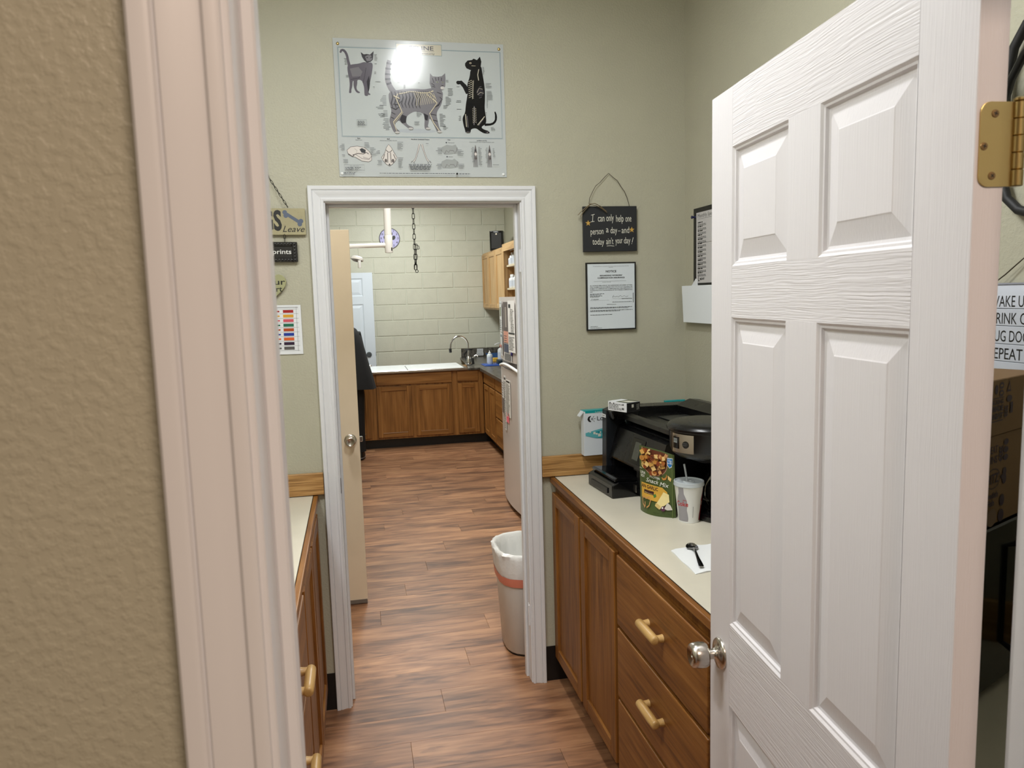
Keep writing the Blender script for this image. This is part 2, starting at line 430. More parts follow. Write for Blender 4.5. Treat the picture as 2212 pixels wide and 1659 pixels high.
# ---- casings: colonial profile swept round an opening
PROF = [(0,0),(0,.008),(.0045,.011),(.010,.011),(.0125,.0085),(.015,.0085),(.024,.0105),(.034,.0145),(.0385,.0150),(.0405,.0125),(.0425,.0165),(.046,.018),(.055,.018),(.057,.016),(.057,0)]
def casing(bm, kind, xa, xb, zt, y, s):
    """one mitred board round the opening xa..xb, top zt, on the wall face y; s = -1 faces -Y"""
    A_, B_ = [], []
    for d,t in PROF:
        yy = y + s*t
        if kind == 'L': A_.append((xa-d,yy,0)); B_.append((xa-d,yy,zt+d))
        if kind == 'R': A_.append((xb+d,yy,0)); B_.append((xb+d,yy,zt+d))
        if kind == 'T': A_.append((xa-d,yy,zt+d)); B_.append((xb+d,yy,zt+d))
    a = [bm.verts.new(p) for p in A_]; b = [bm.verts.new(p) for p in B_]
    for i in range(len(PROF)-1): bm.faces.new((a[i],a[i+1],b[i+1],b[i]))
    bm.faces.new(a); bm.faces.new(b[::-1])
    bmesh.ops.recalc_face_normals(bm, faces=bm.faces); return bm
def frame_set(name, xa,xb,zt,y0,y1, jt, stop, sides):
    root = thing(name, None, None, ((xa+xb)/2,(y0+y1)/2,0), kind='structure')
    bm = box(NB(), xa-jt,xa,y0,y1,0,zt, bev=.001); part('jamb', bm, M_trim, root)
    bm = box(NB(), xb,xb+jt,y0,y1,0,zt, bev=.001); part('jamb', bm, M_trim, root)
    bm = box(NB(), xa-jt,xb+jt,y0,y1,zt,zt+jt, bev=.001); part('head_jamb', bm, M_trim, root)
    sa,sb = stop
    part('door_stop', box(NB(), xa,xa+.011,sa,sb,0,zt, bev=.002), M_trim, root)
    part('door_stop', box(NB(), xb-.011,xb,sa,sb,0,zt, bev=.002), M_trim, root)
    part('door_stop', box(NB(), xa+.011,xb-.011,sa,sb,zt-.011,zt, bev=.002), M_trim, root)
    for y,s in sides:
        for k in 'LRT':
            part('casing_board', casing(NB(), k, xa-.005, xb+.005, zt+.005, y, s), M_trim, root, smooth=35)
    return root
near = frame_set('trim_1', -.0725,.711,2.05,.56,.68, .02, (.610,.645), ((.56,-1),(.68,1)))
far = frame_set('trim_2', -.088,.670,2.030,3.0,3.12, .02, (3.055,3.085), ((3.0,-1),(3.12,1)))
# old painted-over hinge leaves and strike plate on the second doorway
for z in (1.80,.30):
    bm = NB(); box(bm, .6685,.6705,3.012,3.040,z-.045,z+.045, bev=.0008); tube(bm, [(.6675,3.010,z-.045),(.6675,3.010,z+.045)], .0042, 8)
    part('painted_hinge', bm, M_trim, far)
part('strike_plate', prism(NB(), rrect(-.03,.03,-.012,.012,.004), 0,.0015, fr((-.088,3.02,.925),(0,0,1),(0,1,0),(1,0,0))), mat('tarnished_metal',(70,62,54),.4,.8), far, label='tarnished metal strike plate')
# vinyl cove base by the far doorway
slab('baseboard_back_left', -.83,-.152,2.996,3.0,0,.155, m=M_black)
bm = NB(); box(bm, .733,1.38,2.996,3.0,0,.155); single('baseboard_back_right', bm, M_black, kind='structure')

# ================================================================ SIX PANEL DOORS
PAN = [(.104,.328),(.428,.652)]; PZ = [(1.705,1.930),(.978,1.606),(.245,.802)]
RING = [(0,0),(.004,.0035),(.0075,.004),(.010,.0085),(.0145,.0095),(.046,.0030),(.048,.0022)]
def panel_mesh(bm, u0,u1,z0,z1,T, M):
    for face in (0,1):
        rings = []
        for d,t in RING:
            y = t if face == 0 else T-t
            rings.append([bm.verts.new(M @ Vector(c)) for c in ((u0+d,y,z0+d),(u1-d,y,z0+d),(u1-d,y,z1-d),(u0+d,y,z1-d))])
        for a,b in zip(rings,rings[1:]):
            for i in range(4): bm.faces.new((a[i],a[(i+1)%4],b[(i+1)%4],b[i]))
        bm.faces.new(rings[-1])
    bmesh.ops.recalc_face_normals(bm, faces=bm.faces); return bm
def six_panel(name, loc, rz, W, H, T, mh, mv, mp):
    """local x along the leaf from the free edge, y through its thickness, z up"""
    root = thing(name, None, None, loc, rz, kind='structure')
    M = Matrix.Translation(loc) @ Matrix.Rotation(rz,4,'Z'); k = W/.752
    P = [(a*k,b*k) for a,b in PAN]
    for a,b in ((0,P[0][0]),(P[1][1],W)): part('stile', box(NB(), a,b,0,T,.010,H, bev=.0008, M=M), mv, root)
    zs = [.010, PZ[2][0], PZ[2][1], PZ[1][0], PZ[1][1], PZ[0][0], PZ[0][1], H]
    for i in (0,2,4,6): part('rail', box(NB(), P[0][0],P[1][1],.0001,T-.0001,zs[i],zs[i+1], M=M), mh, root)
    for z0,z1 in PZ:
        part('mullion', box(NB(), P[0][1],P[1][0],0,T,z0,z1, M=M), mv, root)
        for u0,u1 in P: part('panel', panel_mesh(NB(), u0,u1,z0,z1,T, M), mp, root)
    return root, M
def cross(Ms, h):
    bm = NB(); box(bm, -.0022,.0022,-.0005,.0005,.0010,.00135, M=Ms); box(bm, -.0005,.0005,-.0022,.0022,.0010,.00135, M=Ms)
    return part('cross_slot', bm, M_black, h)
def knob(parent, M, lock=True, m=M_steel):
    """tulip knob; M local z points out of the door"""
    k = part('knob', lathe(NB(), [(.033,0),(.033,.003),(.031,.006),(.022,.0075),(.0125,.012),(.0105,.018),(.0105,.028),(.0235,.031),(.0262,.036),(.0272,.046),(.0268,.056),(.0245,.064),(.0205,.0665),(.018,.0655),(.008,.0605),(0,.0600)], M, 36), m, parent, smooth=50)
    if lock: part('key_cylinder', lathe(NB(), [(.0075,.0598),(.0075,.0625),(.0055,.063),(.0045,.0615),(0,.0615)], M, 20), m, k, smooth=40)
    return k
Wh = (214,211,214)
gh = grainpaint('door_rail_paint', Wh, 'X', strength=1.0); gv = grainpaint('door_stile_paint', Wh, 'Z', strength=.5); gp = grainpaint('door_panel_paint', Wh, 'Z', strength=.3)
DA = .09266
# free edge corner (.730,1.461); the leaf runs back towards the hinge beside the photographer
ang = math.atan2(-math.cos(DA), -math.sin(DA))
d1, MD = six_panel('door_1', (.7305,1.4600,0), ang, .752, 2.042, .035, gh, gv, gp)
# local y of this frame points towards +X side or -X side: the seen face is local y = 0 or T
yl = MD.to_3x3() @ Vector((0,1,0))
knob(d1, MD @ fr((.0575,0 if yl.x > 0 else .035,.893),(1,0,0),(0,0,1),(0,-1,0) if yl.x > 0 else (0,1,0)))
# brass hinge on the hinge edge
for hz in (1.807,.25):
    Mh = fr((.6608+.0175,.7115-.0016,hz),(math.cos(DA),-math.sin(DA),0),(0,0,1))      # on the leaf's edge, facing the photographer
    bm = NB(); pts = rrect(-.0135,.0245,-.0445,.0445,.011); pts = [(min(x,.0245) if not (x > .012) else .0245, y if x <= .012 else (.0445 if y > 0 else -.0445)) for x,y in pts]
    q = []
    for p in pts:
        if not q or (abs(q[-1][0]-p[0])+abs(q[-1][1]-p[1])) > 1e-5: q.append(p)
    prism(bm, q, 0,.0022, Mh, bev=.0004)
    h = part('hinge', bm, M_brass, d1, label='antique brass butt hinge')
    for i in range(5):
        z0 = hz-.0445+.0178*i
        part('knuckle', lathe(NB(), [(.0055,0),(.0066,.0008),(.0066,.0168),(.0055,.0176)], Matrix.Translation((.7085,.7045,z0)), 20), M_brass, h, smooth=40)
    part('pin', lathe(NB(), [(.004,0),(.0062,.001),(.0062,.003),(.003,.0048),(0,.005)], Matrix.Translation((.7085,.7045,hz+.0445)), 16), M_brass, h, smooth=40)
    for sx,sz in ((.003,.032),(-.0085,-.002),(.002,-.033)):
        Ms = Mh @ Matrix.Translation((sx,sz,.0022))
        s_ = part('screw', lathe(NB(), [(.0044,0),(.0040,.0008),(.0020,.0012),(0,.0012)], Ms, 18), mat('screw_metal',(150,120,82),.3,1), h, smooth=40); cross(Ms @ Matrix.Rotation(sx*400,4,'Z'), h)
# tan door leaf standing open across the treatment room
d2 = thing('door_2', None, None, (-.80,4.0575,0), kind='structure')
part('door_leaf', box(NB(), -.805,-.007,4.0575,4.0925,.010,2.024, bev=.0012), M_tandoor, d2)
part('door_sweep', box(NB(), -.80,-.009,4.0545,4.0575,.009,.028), mat('grey_sweep',(120,112,104),.5), d2, label='grey sweep strip at the foot')
knob(d2, fr((-.055,4.0575,.917),(1,0,0),(0,0,1),(0,-1,0)), lock=False)
part('latch_bolt', box(NB(), -.008,.010,4.066,4.084,.903,.931, bev=.003), M_chrome, d2, label='chrome latch bolt in the edge')
part('hinge_jamb', box(NB(), -.86,-.806,4.04,4.11,0,2.05, bev=.001), M_trim, d2)
# white door on the far block wall
wb = mat('white_door_blue_cast', (214,222,232), .35)  # white door; the bluish light it reflects is mixed into the base colour
d3, M3 = six_panel('door_3', (.244,9.80,0), math.pi, .91, 2.0, .044, wb, wb, wb)
bm = lathe(NB(), [(.034,0),(.034,.006),(.030,.012),(.016,.013),(.014,.009),(0,.009)], fr((.158,9.756,.965),(1,0,0),(0,0,1),(0,-1,0)), 24)
part('deadbolt', bm, mat('dull_grey_metal',(92,98,102),.4,.6), d3, smooth=40)
knob(d3, fr((.158,9.756,.80),(1,0,0),(0,0,1),(0,-1,0)))
part('latch_plate', box(NB(), .2435,.2475,9.765,9.79,.77,.83), M_darkp, d3)
part('latch_plate', box(NB(), .2435,.2475,9.765,9.79,.94,.99), M_darkp, d3)

# ================================================================ CABINETS
def panel_door(root, M, u0,u1,v0,v1, mv, mh, mp=None, T=.019, name='door', fw=.052):
    """framed cabinet door in frame M (x across, y up, z out); panel is its sub-part"""
    bm = NB()
    for a,b,c,d in ((u0,u0+fw,v0,v1),(u1-fw,u1,v0,v1)): box(bm, a,b,c,d,0,T, bev=.0025, M=M, mi=0)
    for a,b,c,d in ((u0+fw,u1-fw,v0,v0+fw),(u0+fw,u1-fw,v1-fw,v1)): box(bm, a,b,c,d,0,T-.0005, bev=.0025, M=M, mi=1)
    d_ = part(name, bm, [mv,mh], root)
    part('panel', box(NB(), u0+fw-.003,u1-fw+.003,v0+fw-.003,v1-fw+.003,.002,T-.009, M=M), mp or mv, d_)
    return d_
def drawer(root, M, u0,u1,v0,v1, m, T=.019):
    return part('drawer_front', box(NB(), u0,u1,v0,v1,0,T, bev=.004, M=M, seg=2), m, root)
def wooden_pull(parent, M, c, along=.052, m=None):
    """bridge-shaped wooden pull; M x = along the pull, z = out"""
    bm = NB(); L_ = along*1.2
    pts = [(-L_,.006),(-L_*.985,.0105),(-L_*.93,.0128),(-L_*.5,.0136),(0,.0138),(L_*.5,.0136),(L_*.93,.0128),(L_*.985,.0105),(L_,.006)]
    tube(bm, [M @ Vector((c[0]+x,c[1],.0255)) for x,_ in pts], [r for _,r in pts], 14)
    for q in (-.80,.80): tube(bm, [M @ Vector((c[0]+q*L_,c[1],z)) for z in (0,.012,.024)], [.0118,.0100,.0108], 10)
    return part('handle', bm, m or M_pull, parent, smooth=60)
# right hall run: carcass fronts face -X at X = .791, door faces at .772
def hall_run(name, label, s, xf, xw, y_near, xe):
    """s=+1 run on the right wall, -1 on the left; xf = carcass face, xw = wall"""
    root = thing(name, label, 'cabinet', ((xf+xw)/2,2.0,0))
    lo,hi = min(xf,xw),max(xf,xw)
    part('body', box(NB(), lo,hi,y_near,2.992,.10,.868), M_oz, root)
    tk = xf+s*.065
    part('toe_kick', box(NB(), min(tk,xw),max(tk,xw),y_near,2.99,0,.10), M_black, root)
    M = fr((xf,0,0),(0,-s,0),(0,0,1))        # x runs so that z = x cross y points out to the hall
    # for s=+1: x=-Y, z = (-Y)x(Z) = -X ; for s=-1: x=+Y, z = +X
    u = (lambda y: -y) if s > 0 else (lambda y: y)
    def U(a,b): return tuple(sorted((u(a),u(b))))
    doors = ((2.605,2.985),(2.215,2.585)) if s > 0 else ((2.56,2.95),(2.15,2.54))
    for a,b in doors: panel_door(root, M, *U(a,b), .112,.838, M_oz, M_oy)
    dr = (1.556,2.190) if s > 0 else (1.55,2.125)
    for z0,z1 in ((.608,.838),(.366,.596),(.112,.354)):
        d_ = drawer(root, M, *U(*dr), z0,z1, M_oy)
        cy = (dr[0]+dr[1])/2; wooden_pull(d_, M @ Matrix.Translation((0,0,.019)), (u(cy),(z0+z1)/2+.004))
    if y_near < 1.5:
        for a,b in ((1.19,1.53),(.83,1.17)): panel_door(root, M, *U(a,b), .112,.838, M_oz, M_oy)
    return root
rc = hall_run('base_cabinet', 'oak base cabinet with wooden pulls under the right-hand beige counter', 1, .791, 1.38, .80, .765)
lc = hall_run('base_cabinet', 'oak base cabinet along the left side of the hall under the left counter', -1, -.199, -.83, .80, -.175)
def worktop(label, xe, xw, y0, s):
    t = thing('worktop', label, 'worktop', ((xe+xw)/2,2.0,.869))
    a,b = xe+s*.019, xw
    part('laminate_top', box(NB(), min(a,b),max(a,b),y0,2.992,.869,.902, bev=.0008), M_lam, t)
    part('front_edge', box(NB(), min(xe,xe+s*.018),max(xe,xe+s*.018),y0,2.992,.878,.9015, bev=.003, seg=2), M_oy, t, label='oak front edge strip')
    part('glue_line', box(NB(), min(xe+s*.0178,xe+s*.0192),max(xe+s*.0178,xe+s*.0192),y0,2.992,.88,.9022), mat('dark_glue_line',(52,40,28),.6), t)
    part('backsplash', box(NB(), (.733 if s > 0 else -.83),(1.38 if s > 0 else -.152),2.977,2.997,.905 if s > 0 else .905,.991, bev=.002), M_bs, t, label='oak backsplash board on the doorway wall')
    if s > 0: part('backsplash', box(NB(), 1.361,1.379,y0,2.975,.903,.991, bev=.002), M_bsy, t)
    return t
worktop('beige laminate worktop on the right holding the printer and cup', .767, 1.38, .80, 1)
worktop('bare beige laminate worktop left of the far doorway', -.176, -.83, .80, -1)

# ================================================================ TREATMENT ROOM CABINETS
tub = thing('base_cabinet', 'oak cabinet island under the white-covered steel tub in the far room', 'cabinet', (.5,8.7,0))
part('body', box(NB(), -.45,1.39,8.38,9.02,.107,.846), M_fz, tub)
part('toe_kick', box(NB(), -.45,1.46,8.44,9.02,0,.107), M_black, tub)
MF = fr((0,8.38,0),(1,0,0),(0,0,1))
for a,b in ((-.30,.12),(.196,.578),(.615,1.03),(1.096,1.335)): panel_door(tub, MF, a,b,.130,.698, M_fz, M_fx)
for a,b in ((-.30,.12),(.196,1.032),(1.096,1.335)): drawer(tub, MF, a,b,.716,.838, M_fx)
run = thing('base_cabinet', 'oak cabinet run under the dark counter between fridge and far wall', 'cabinet', (1.7,7.4,0))
part('body', box(NB(), 1.404,2.0,5.99,8.375,.107,.838), M_fz, run)
part('body', box(NB(), 1.404,2.0,9.025,9.895,.107,.838), M_fz, run)
part('toe_kick', box(NB(), 1.47,2.0,5.99,8.44,0,.107), M_black, run)
MR = fr((1.404,0,0),(0,-1,0),(0,0,1))
for a,b in ((8.00,8.31),(7.65,7.965)): panel_door(run, MR, -b,-a,.130,.682, M_fz, M_fy, fw=.05)
drawer(run, MR, -8.31,-7.65,.70,.826, M_fy)
for z0,z1 in ((.70,.826),(.42,.682),(.130,.402)): drawer(run, MR, -7.60,-6.95,z0,z1, M_fy)
for a,b in ((6.5,6.9),(6.05,6.45)): panel_door(run, MR, -b,-a,.130,.826, M_fz, M_fy)
# dark laminate counter with a sink cut-out
ct = thing('worktop', 'dark mottled laminate counter in the far corner with inset sink', 'worktop', (1.65,8.0,.84))
bm = NB()
for q in (((1.215,8.335),(1.38,8.335),(1.62,8.335),(1.62,8.98),(1.29,8.98)), ((1.29,8.98),(2.0,8.98),(2.0,9.897),(1.345,9.897),(1.33,9.6)), ((1.36,5.98),(1.52,5.98),(1.52,8.335),(1.36,8.335)),
          ((1.52,7.98),(2.0,7.98),(2.0,8.335),(1.52,8.335)), ((1.62,8.335),(2.0,8.335),(2.0,8.98),(1.62,8.98)), ((1.52,5.98),(2.0,5.98),(2.0,7.28),(1.52,7.28)), ((1.93,7.28),(2.0,7.28),(2.0,7.98),(1.93,7.98))):
    prism(bm, q, .845,.865)
part('counter_top', bm, M_dlam, ct)
bm = NB(); box(bm, 1.352,1.366,5.98,8.34,.826,.866, bev=.005, seg=2); part('front_edge', bm, M_dlam, ct)
bm = NB(); box(bm, 1.36,2.0,9.878,9.898,.865,.98, bev=.001); part('backsplash', bm, M_dlam, ct)
part('backsplash', box(NB(), 1.98,1.999,5.98,9.878,.865,.98, bev=.001), M_dlam, ct)
bm = NB()
for q in ((1.515,1.945,7.265,7.30),(1.515,1.945,7.96,7.995),(1.515,1.545,7.30,7.96),(1.915,1.945,7.30,7.96)): box(bm, *q,.864,.869, bev=.001)
for q in ((1.545,1.915,7.30,7.302,.70,.866),(1.545,1.915,7.958,7.96,.70,.866),(1.545,1.547,7.30,7.96,.70,.866),(1.913,1.915,7.30,7.96,.70,.866),(1.545,1.915,7.30,7.96,.698,.70)): box(bm, *q)
part('sink', bm, M_steel, ct, label='steel sink bowl')
# steel tub top with two white covers
tb = thing('grooming_tub', 'stainless steel tub top with white covers on the oak island', 'tub', (.4,8.7,.846))
bm = NB(); box(bm, -.46,1.21,8.325,8.40,.847,.873, bev=.003); box(bm, -.46,1.21,9.0,9.06,.847,.873, bev=.003); box(bm, -.46,-.40,8.40,9.0,.847,.873, bev=.003); box(bm, 1.15,1.21,8.40,9.0,.847,.873, bev=.003); box(bm, -.42,1.17,8.38,9.02,.846,.853)
part('rim', bm, M_steel, tb)
Mc = mat('white_cover', (244,248,250), .25)
part('cover', box(NB(), -.405,.545,8.385,9.01,.853,.8765, bev=.003), Mc, tb); part('cover', box(NB(), .553,1.175,8.385,9.01,.853,.8765, bev=.003), Mc, tb)
# gooseneck tap
fa = thing('gooseneck_tap', 'chrome gooseneck tap with black hose at the corner of the tub', 'tap', (1.285,8.72,.865))
pts = [(1.285,8.72,.873),(1.285,8.72,1.06)]
for i in range(1,13):
    t = math.pi*i/12; pts.append((1.180+.105*math.cos(t), 8.72, 1.09+.118*math.sin(t)))
pts += [(1.073,8.72,1.06)]
part('spout', tube(NB(), pts, .0105, 10), M_chrome, fa, smooth=60)
part('nozzle', lathe(NB(), [(.013,0),(.016,.004),(.016,.040),(.012,.05)], Matrix.Translation((1.073,8.72,1.02)), 14), M_darkp, fa, smooth=40)
part('collar', lathe(NB(), [(.02,0),(.047,.004),(.05,.01),(.047,.017),(.018,.022)], Matrix.Translation((1.285,8.72,1.04)), 20), M_black, fa, smooth=40)
part('base', lathe(NB(), [(.045,0),(.045,.01),(.026,.018),(.022,.09),(.016,.10)], Matrix.Translation((1.285,8.72,.872)), 20), M_chrome, fa, smooth=40)
part('lever', tube(NB(), [(1.30,8.70,.95),(1.33,8.68,.955),(1.372,8.66,.985),(1.385,8.655,.965)], .011, 8), M_chrome, fa, smooth=60)
part('hose', tube(NB(), [(1.275,8.74,1.03),(1.245,8.76,1.0),(1.238,8.76,.96),(1.262,8.74,.93),(1.27,8.72,.905),(1.256,8.70,.874)], .0085, 8), M_black, fa, smooth=60)
part('sprayer', tube(NB(), [(1.318,8.69,.965),(1.325,8.685,.93),(1.333,8.68,.876)], [.012,.017,.014], 10), M_black, fa, smooth=60)
# wall cabinets and the open shelf unit
uc = thing('wall_cabinet', 'three-door light oak wall cabinet in the far right corner', 'cabinet', (1.85,9.1,1.50))
part('body', box(NB(), 1.692,2.0,8.44,9.895,1.495,2.215), M_lz, uc)
MU = fr((1.692,0,0),(0,-1,0),(0,0,1))
for a,b in ((9.42,9.87),(8.95,9.40),(8.47,8.93)): panel_door(uc, MU, -b,-a,1.515,2.195, M_lz, M_ly, fw=.055)
us = thing('open_shelf_unit', 'open light oak shelf unit holding white bottles above the fridge', 'shelf', (1.85,8.0,1.50))
part('side_panel', box(NB(), 1.675,2.0,8.40,8.42,1.495,2.215), M_lz, us); part('side_panel', box(NB(), 1.675,2.0,7.20,7.22,1.495,2.215), M_lz, us)
part('top_rail', box(NB(), 1.665,1.684,7.20,8.43,2.155,2.235), M_ly, us); part('face_stile', box(NB(), 1.665,1.6745,8.37,8.43,1.495,2.155), M_lz, us)
part('top_panel', box(NB(), 1.685,2.0,7.22,8.40,2.195,2.215), M_ly, us); part('back_panel', box(NB(), 1.99,2.0,7.22,8.40,1.495,2.195), M_lz, us)
for z in (1.993,1.738,1.497): part('shelf', box(NB(), 1.700,1.99,7.225,8.398,z-.012,z+.008), mat('shelf_edge_melamine',(206,190,160),.5), us)
# ================================================================ THINGS ON THE HALL WALLS
FB = lambda x,z,y=2.998: plane_f(fr((x,y,z),(1,0,0),(0,0,1)))       # drawing plane on the doorway wall
# --- feline anatomy poster
po = thing('anatomy_poster', 'glossy cat skeleton anatomy poster pinned above the doorway', 'poster', (.296,2.997,2.127))
bm = NB(); nx,ny = 24,16
g_ = [[bm.verts.new((-.028+.647*i/nx, 2.9965-.0022*math.sin(i/nx*math.pi)*math.sin(j/ny*math.pi), 2.127+.504*j/ny)) for j in range(ny+1)] for i in range(nx+1)]
for i in range(nx):
    for j in range(ny): bm.faces.new((g_[i][j],g_[i+1][j],g_[i+1][j+1],g_[i][j+1]))
part('sheet', bm, M_gloss, po, smooth=60)
def fpost(x,y,h):      # millimetres on the sheet -> wall, following its slight bulge
    u,v = x/647, y/504
    d = .0022*math.sin(u*math.pi)*math.sin(v*math.pi)
    return Vector((-.028+x/1000, 2.9965-d-.0005-h, 2.127+y/1000))
def gi(n,c): return mat('poster_'+n, c, .15, spec=.32, coat=.12)
g0,g1,g2,g3,g4,g5,g6,gb = gi('slate',(98,94,104)),gi('grey',(120,118,124)),gi('dark',(52,50,56)),gi('black',(22,22,24)),gi('bone',(206,196,172)),gi('rule',(140,156,162)),gi('tan',(196,190,172)),gi('shade',(176,182,186))
P = Print(fpost, .0002, 30)
P.rect(14,637,146,476,gb,n=24)
P.rect(18,633,150,473,gi('field',(186,192,193)),n=24)
P.line([(18,471),(235,472.5)],3,g5); P.line([(404,473),(633,474)],3,g5); P.line([(633,474),(633,149),(18,149),(18,471)],3,g5)
P.rect(232,407,451,494,g5); P.rect(234,405,453,492,g6); P.disc(253,471,17,17,gi('seal',(176,186,204)),24); P.line([(245,462),(250,478),(256,470),(260,480),(263,463)],3,gi('sealb',(120,136,178)))
P.text('FELINE',283,471,15,g2,w=92,bold=.015); P.line([(283,467),(378,467)],.9,g2); P.text('skeletal anatomy',283,456,6.5,g2,w=96,bold=.01)
P.build('heading', po)
P = Print(fpost, .0004, 40)
c1body=[(50,406),(69,411),(93,414),(111,421),(122,419),(141,420),(144,409),(139,382),(134,361),(128,340),(124,326),(122,309),(130,305),(129,301),(118,302),(122,298),(109,297),(107,305),(108,326),(104,343),(99,355),(83,356),(83,342),(78,325),(83,315),(92,311),(90,307),(79,308),(71,321),(68,338),(70,352),(66,350),(64,331),(59,317),(60,307),(50,306),(52,317),(55,338),(54,358),(50,379),(49,396)]
P.line(soft([(26,451),(31,462),(42,459),(50,444),(53,423),(57,403)],1,False),[6,7,8,8,9,9,9,9,9,10,11,12],g0); P.poly(soft(c1body,2),g0)
P.poly([(101,456),(112,448),(123,450),(135,448),(149,461),(147,444),(145,430),(136,422),(122,418),(112,427),(105,439)],g2)
P.poly([(116,440),(126,446),(138,446),(143,432),(134,425),(122,424)],g1); P.disc(124,437,3,1.6,g3); P.disc(138,437,2.6,1.6,g3)
P.line([(104,343),(112,372),(118,400)],1.2,g2); P.line([(60,356),(90,362),(100,380)],1.4,g2); P.poly([(58,395),(90,402),(104,385),(96,368),(66,366)],g1)
P.poly([(122,309),(118,350),(128,372),(130,345),(127,325)],g2)
P.build('cat_drawing', po, label='slim grey cat standing with curled tail')
P = Print(fpost, .0004, 40)
P.disc(295,172,80,8,gi('ground',(176,182,188)))
c2=[(198,314),(231,322),(267,327),(299,329),(332,326),(358,332),(379,333),(405,323),(404,298),(397,270),(380,248),(377,230),(382,206),(386,184),(395,172),(393,166),(378,166),(373,177),(363,202),(349,223),(345,202),(341,189),(350,184),(348,177),(331,177),(328,191),(331,215),(328,238),(296,246),(274,235),(262,225),(258,203),(268,191),(286,186),(287,178),(274,176),(260,186),(243,200),(233,210),(225,206),(216,196),(219,182),(234,170),(232,163),(216,162),(208,171),(200,192),(195,209),(201,227),(206,245),(201,265),(197,290)]
P.line(soft([(205,430),(201,411),(197,383),(196,356),(203,335),(218,312)],1,False),[13,14,16,17,18,19,19,20,20,21,22,24],g1); P.poly(soft(c2,2),g1)
for a,b in (((195,420),(214,416)),((190,400),(210,398)),((188,380),(208,378)),((187,360),(207,362)),((192,342),(210,348))): P.line([a,b],7,g2)
P.poly([(358,387),(368,376),(388,375),(403,378),(416,389),(417,369),(415,341),(407,327),(396,323),(379,329),(361,332),(355,350)],g1)
for a in ([(366,370),(372,352)],[(378,372),(380,360)],[(390,374),(390,362)],[(402,372),(400,360)],[(362,350),(374,342)],[(364,340),(376,336)]): P.line(a,2.6,g2)
P.disc(384,355,4,2.6,gi('eye',(170,176,150))); P.disc(406,355,3.4,2.4,gi('eye',(0,0,0))); P.disc(384,355,1.4,2.4,g3); P.disc(406,355,1.3,2.2,g3); P.disc(404,334,8,6,gi('muzzle',(196,194,192))); P.line([(400,342),(408,342)],3,g2)
for k in range(9):
    x = 208+k*13; P.line([(x,318-abs(k-4)*.5),(x+5,295),(x-2,272),(x+3,256)],[2,4.5,4,1.5],g2)
for a in ([(203,258),(222,250),(238,262)],[(204,240),(220,232)],[(202,222),(214,216)],[(372,262),(386,270),(398,290)],[(354,236),(376,232)],[(360,214),(380,210)],[(212,270),(230,268),(246,282)],[(392,300),(402,290)],[(382,318),(398,312)]): P.line(a,[1.5]+[4]*(len(a)-2)+[1.5],g2)
P.poly([(258,203),(262,225),(245,232),(236,214),(243,200)],g2); P.poly([(328,238),(331,215),(341,212),(345,230)],g2)
P.line([(237,308),(259,312),(277,317),(295,317),(317,314),(346,314),(368,322)],4.2,g4)
for k in range(18): P.line([(240+k*6.8,307+min(k,6)),(243+k*6.8,315+min(k,6))],1.6,g2)
for k in range(11): x = 294+k*7.4; P.line([(x,312),(x+9,290),(x+6-k*.3,264+k*1.2)],[1.8,1.8,1.2],g4)
P.line([(232,308),(224,292),(245,242),(211,203)],3.4,g4); P.line([(216,300),(238,290)],4,g4); P.line([(249,240),(216,200)],1.8,g4); P.line([(211,203),(222,170)],2.4,g4)
P.line([(344,313),(353,316),(374,296),(369,288),(344,306)],2.2,g4,closed=True); P.line([(381,277),(350,237),(363,205),(386,172)],3.2,g4); P.line([(366,290),(381,277)],3.6,g4)
for x,y in ((224,165),(276,180),(342,181),(386,170)): P.disc(x,y,9,4,gi('paw',(190,188,186)))
P.build('cat_drawing', po, label='large striped cat with its skeleton showing')
P = Print(fpost, .0004, 40)
P.line([(504,318),(490,343),(476,357),(464,355)],[20,17,15,13],g3); P.disc(466,356,8,7,g3)
P.poly(soft([(515,407),(537,411),(558,423),(561,398),(566,366),(570,331),(569,295),(566,263),(569,238),(572,216),(568,202),(549,191),(560,182),(580,177),(582,168),(563,166),(544,176),(530,187),(509,183),(508,169),(488,167),(486,179),(480,200),(477,225),(489,243),(492,272),(498,300),(503,329),(500,350),(512,379)],2),g3)
P.poly([(495,428),(505,439),(523,442),(529,447),(542,442),(554,455),(559,437),(556,419),(537,406),(515,404),(500,410),(495,419)],g3)
P.line(soft([(564,200),(594,202),(609,215),(611,235),(607,250)],1,False),[9,9,8,8,8,8,8,7,6,5],g3)
P.disc(516,430,4,3.4,g4); P.disc(516,430,1.6,2.8,g3); P.line([(520,420),(536,420)],1.4,g4); P.line([(548,408),(543,387),(546,366)],3,g6)
for k in range(9): P.line([(505,300+k*7.5),(518,306+k*7.5),(524,298+k*7.5)],1.5,g6)
for k in range(6): P.line([(546,300+k*8),(556,304+k*8)],1.3,g1)
P.line([(519,296),(526,366)],1.6,g6); P.disc(550,322,15,16,g2); P.line([(538,320),(546,336),(560,334)],1.3,g6); P.line([(540,312),(552,322),(564,318)],1.3,g6)
P.line([(525,269),(525,244),(522,198)],3,g1)
for k in range(9): P.line([(517,258-k*6.5),(525,263-k*6.5),(533,258-k*6.5)],1.1,g6)
P.line([(490,238),(492,190)],3,g6); P.line([(496,232),(498,188)],2,g1); P.line([(565,231),(536,198)],3,g6); P.line([(560,222),(540,196)],1.6,g1)
for x in (498,574): P.disc(x,171,9,4,g2)
P.line([(492,166),(494,172)],1,g6); P.line([(500,166),(501,172)],1,g6); P.line([(572,168),(575,173)],1,g6)
P.build('cat_drawing', po, label='black cat sitting up with one paw raised')
P = Print(fpost, .0004, 40)
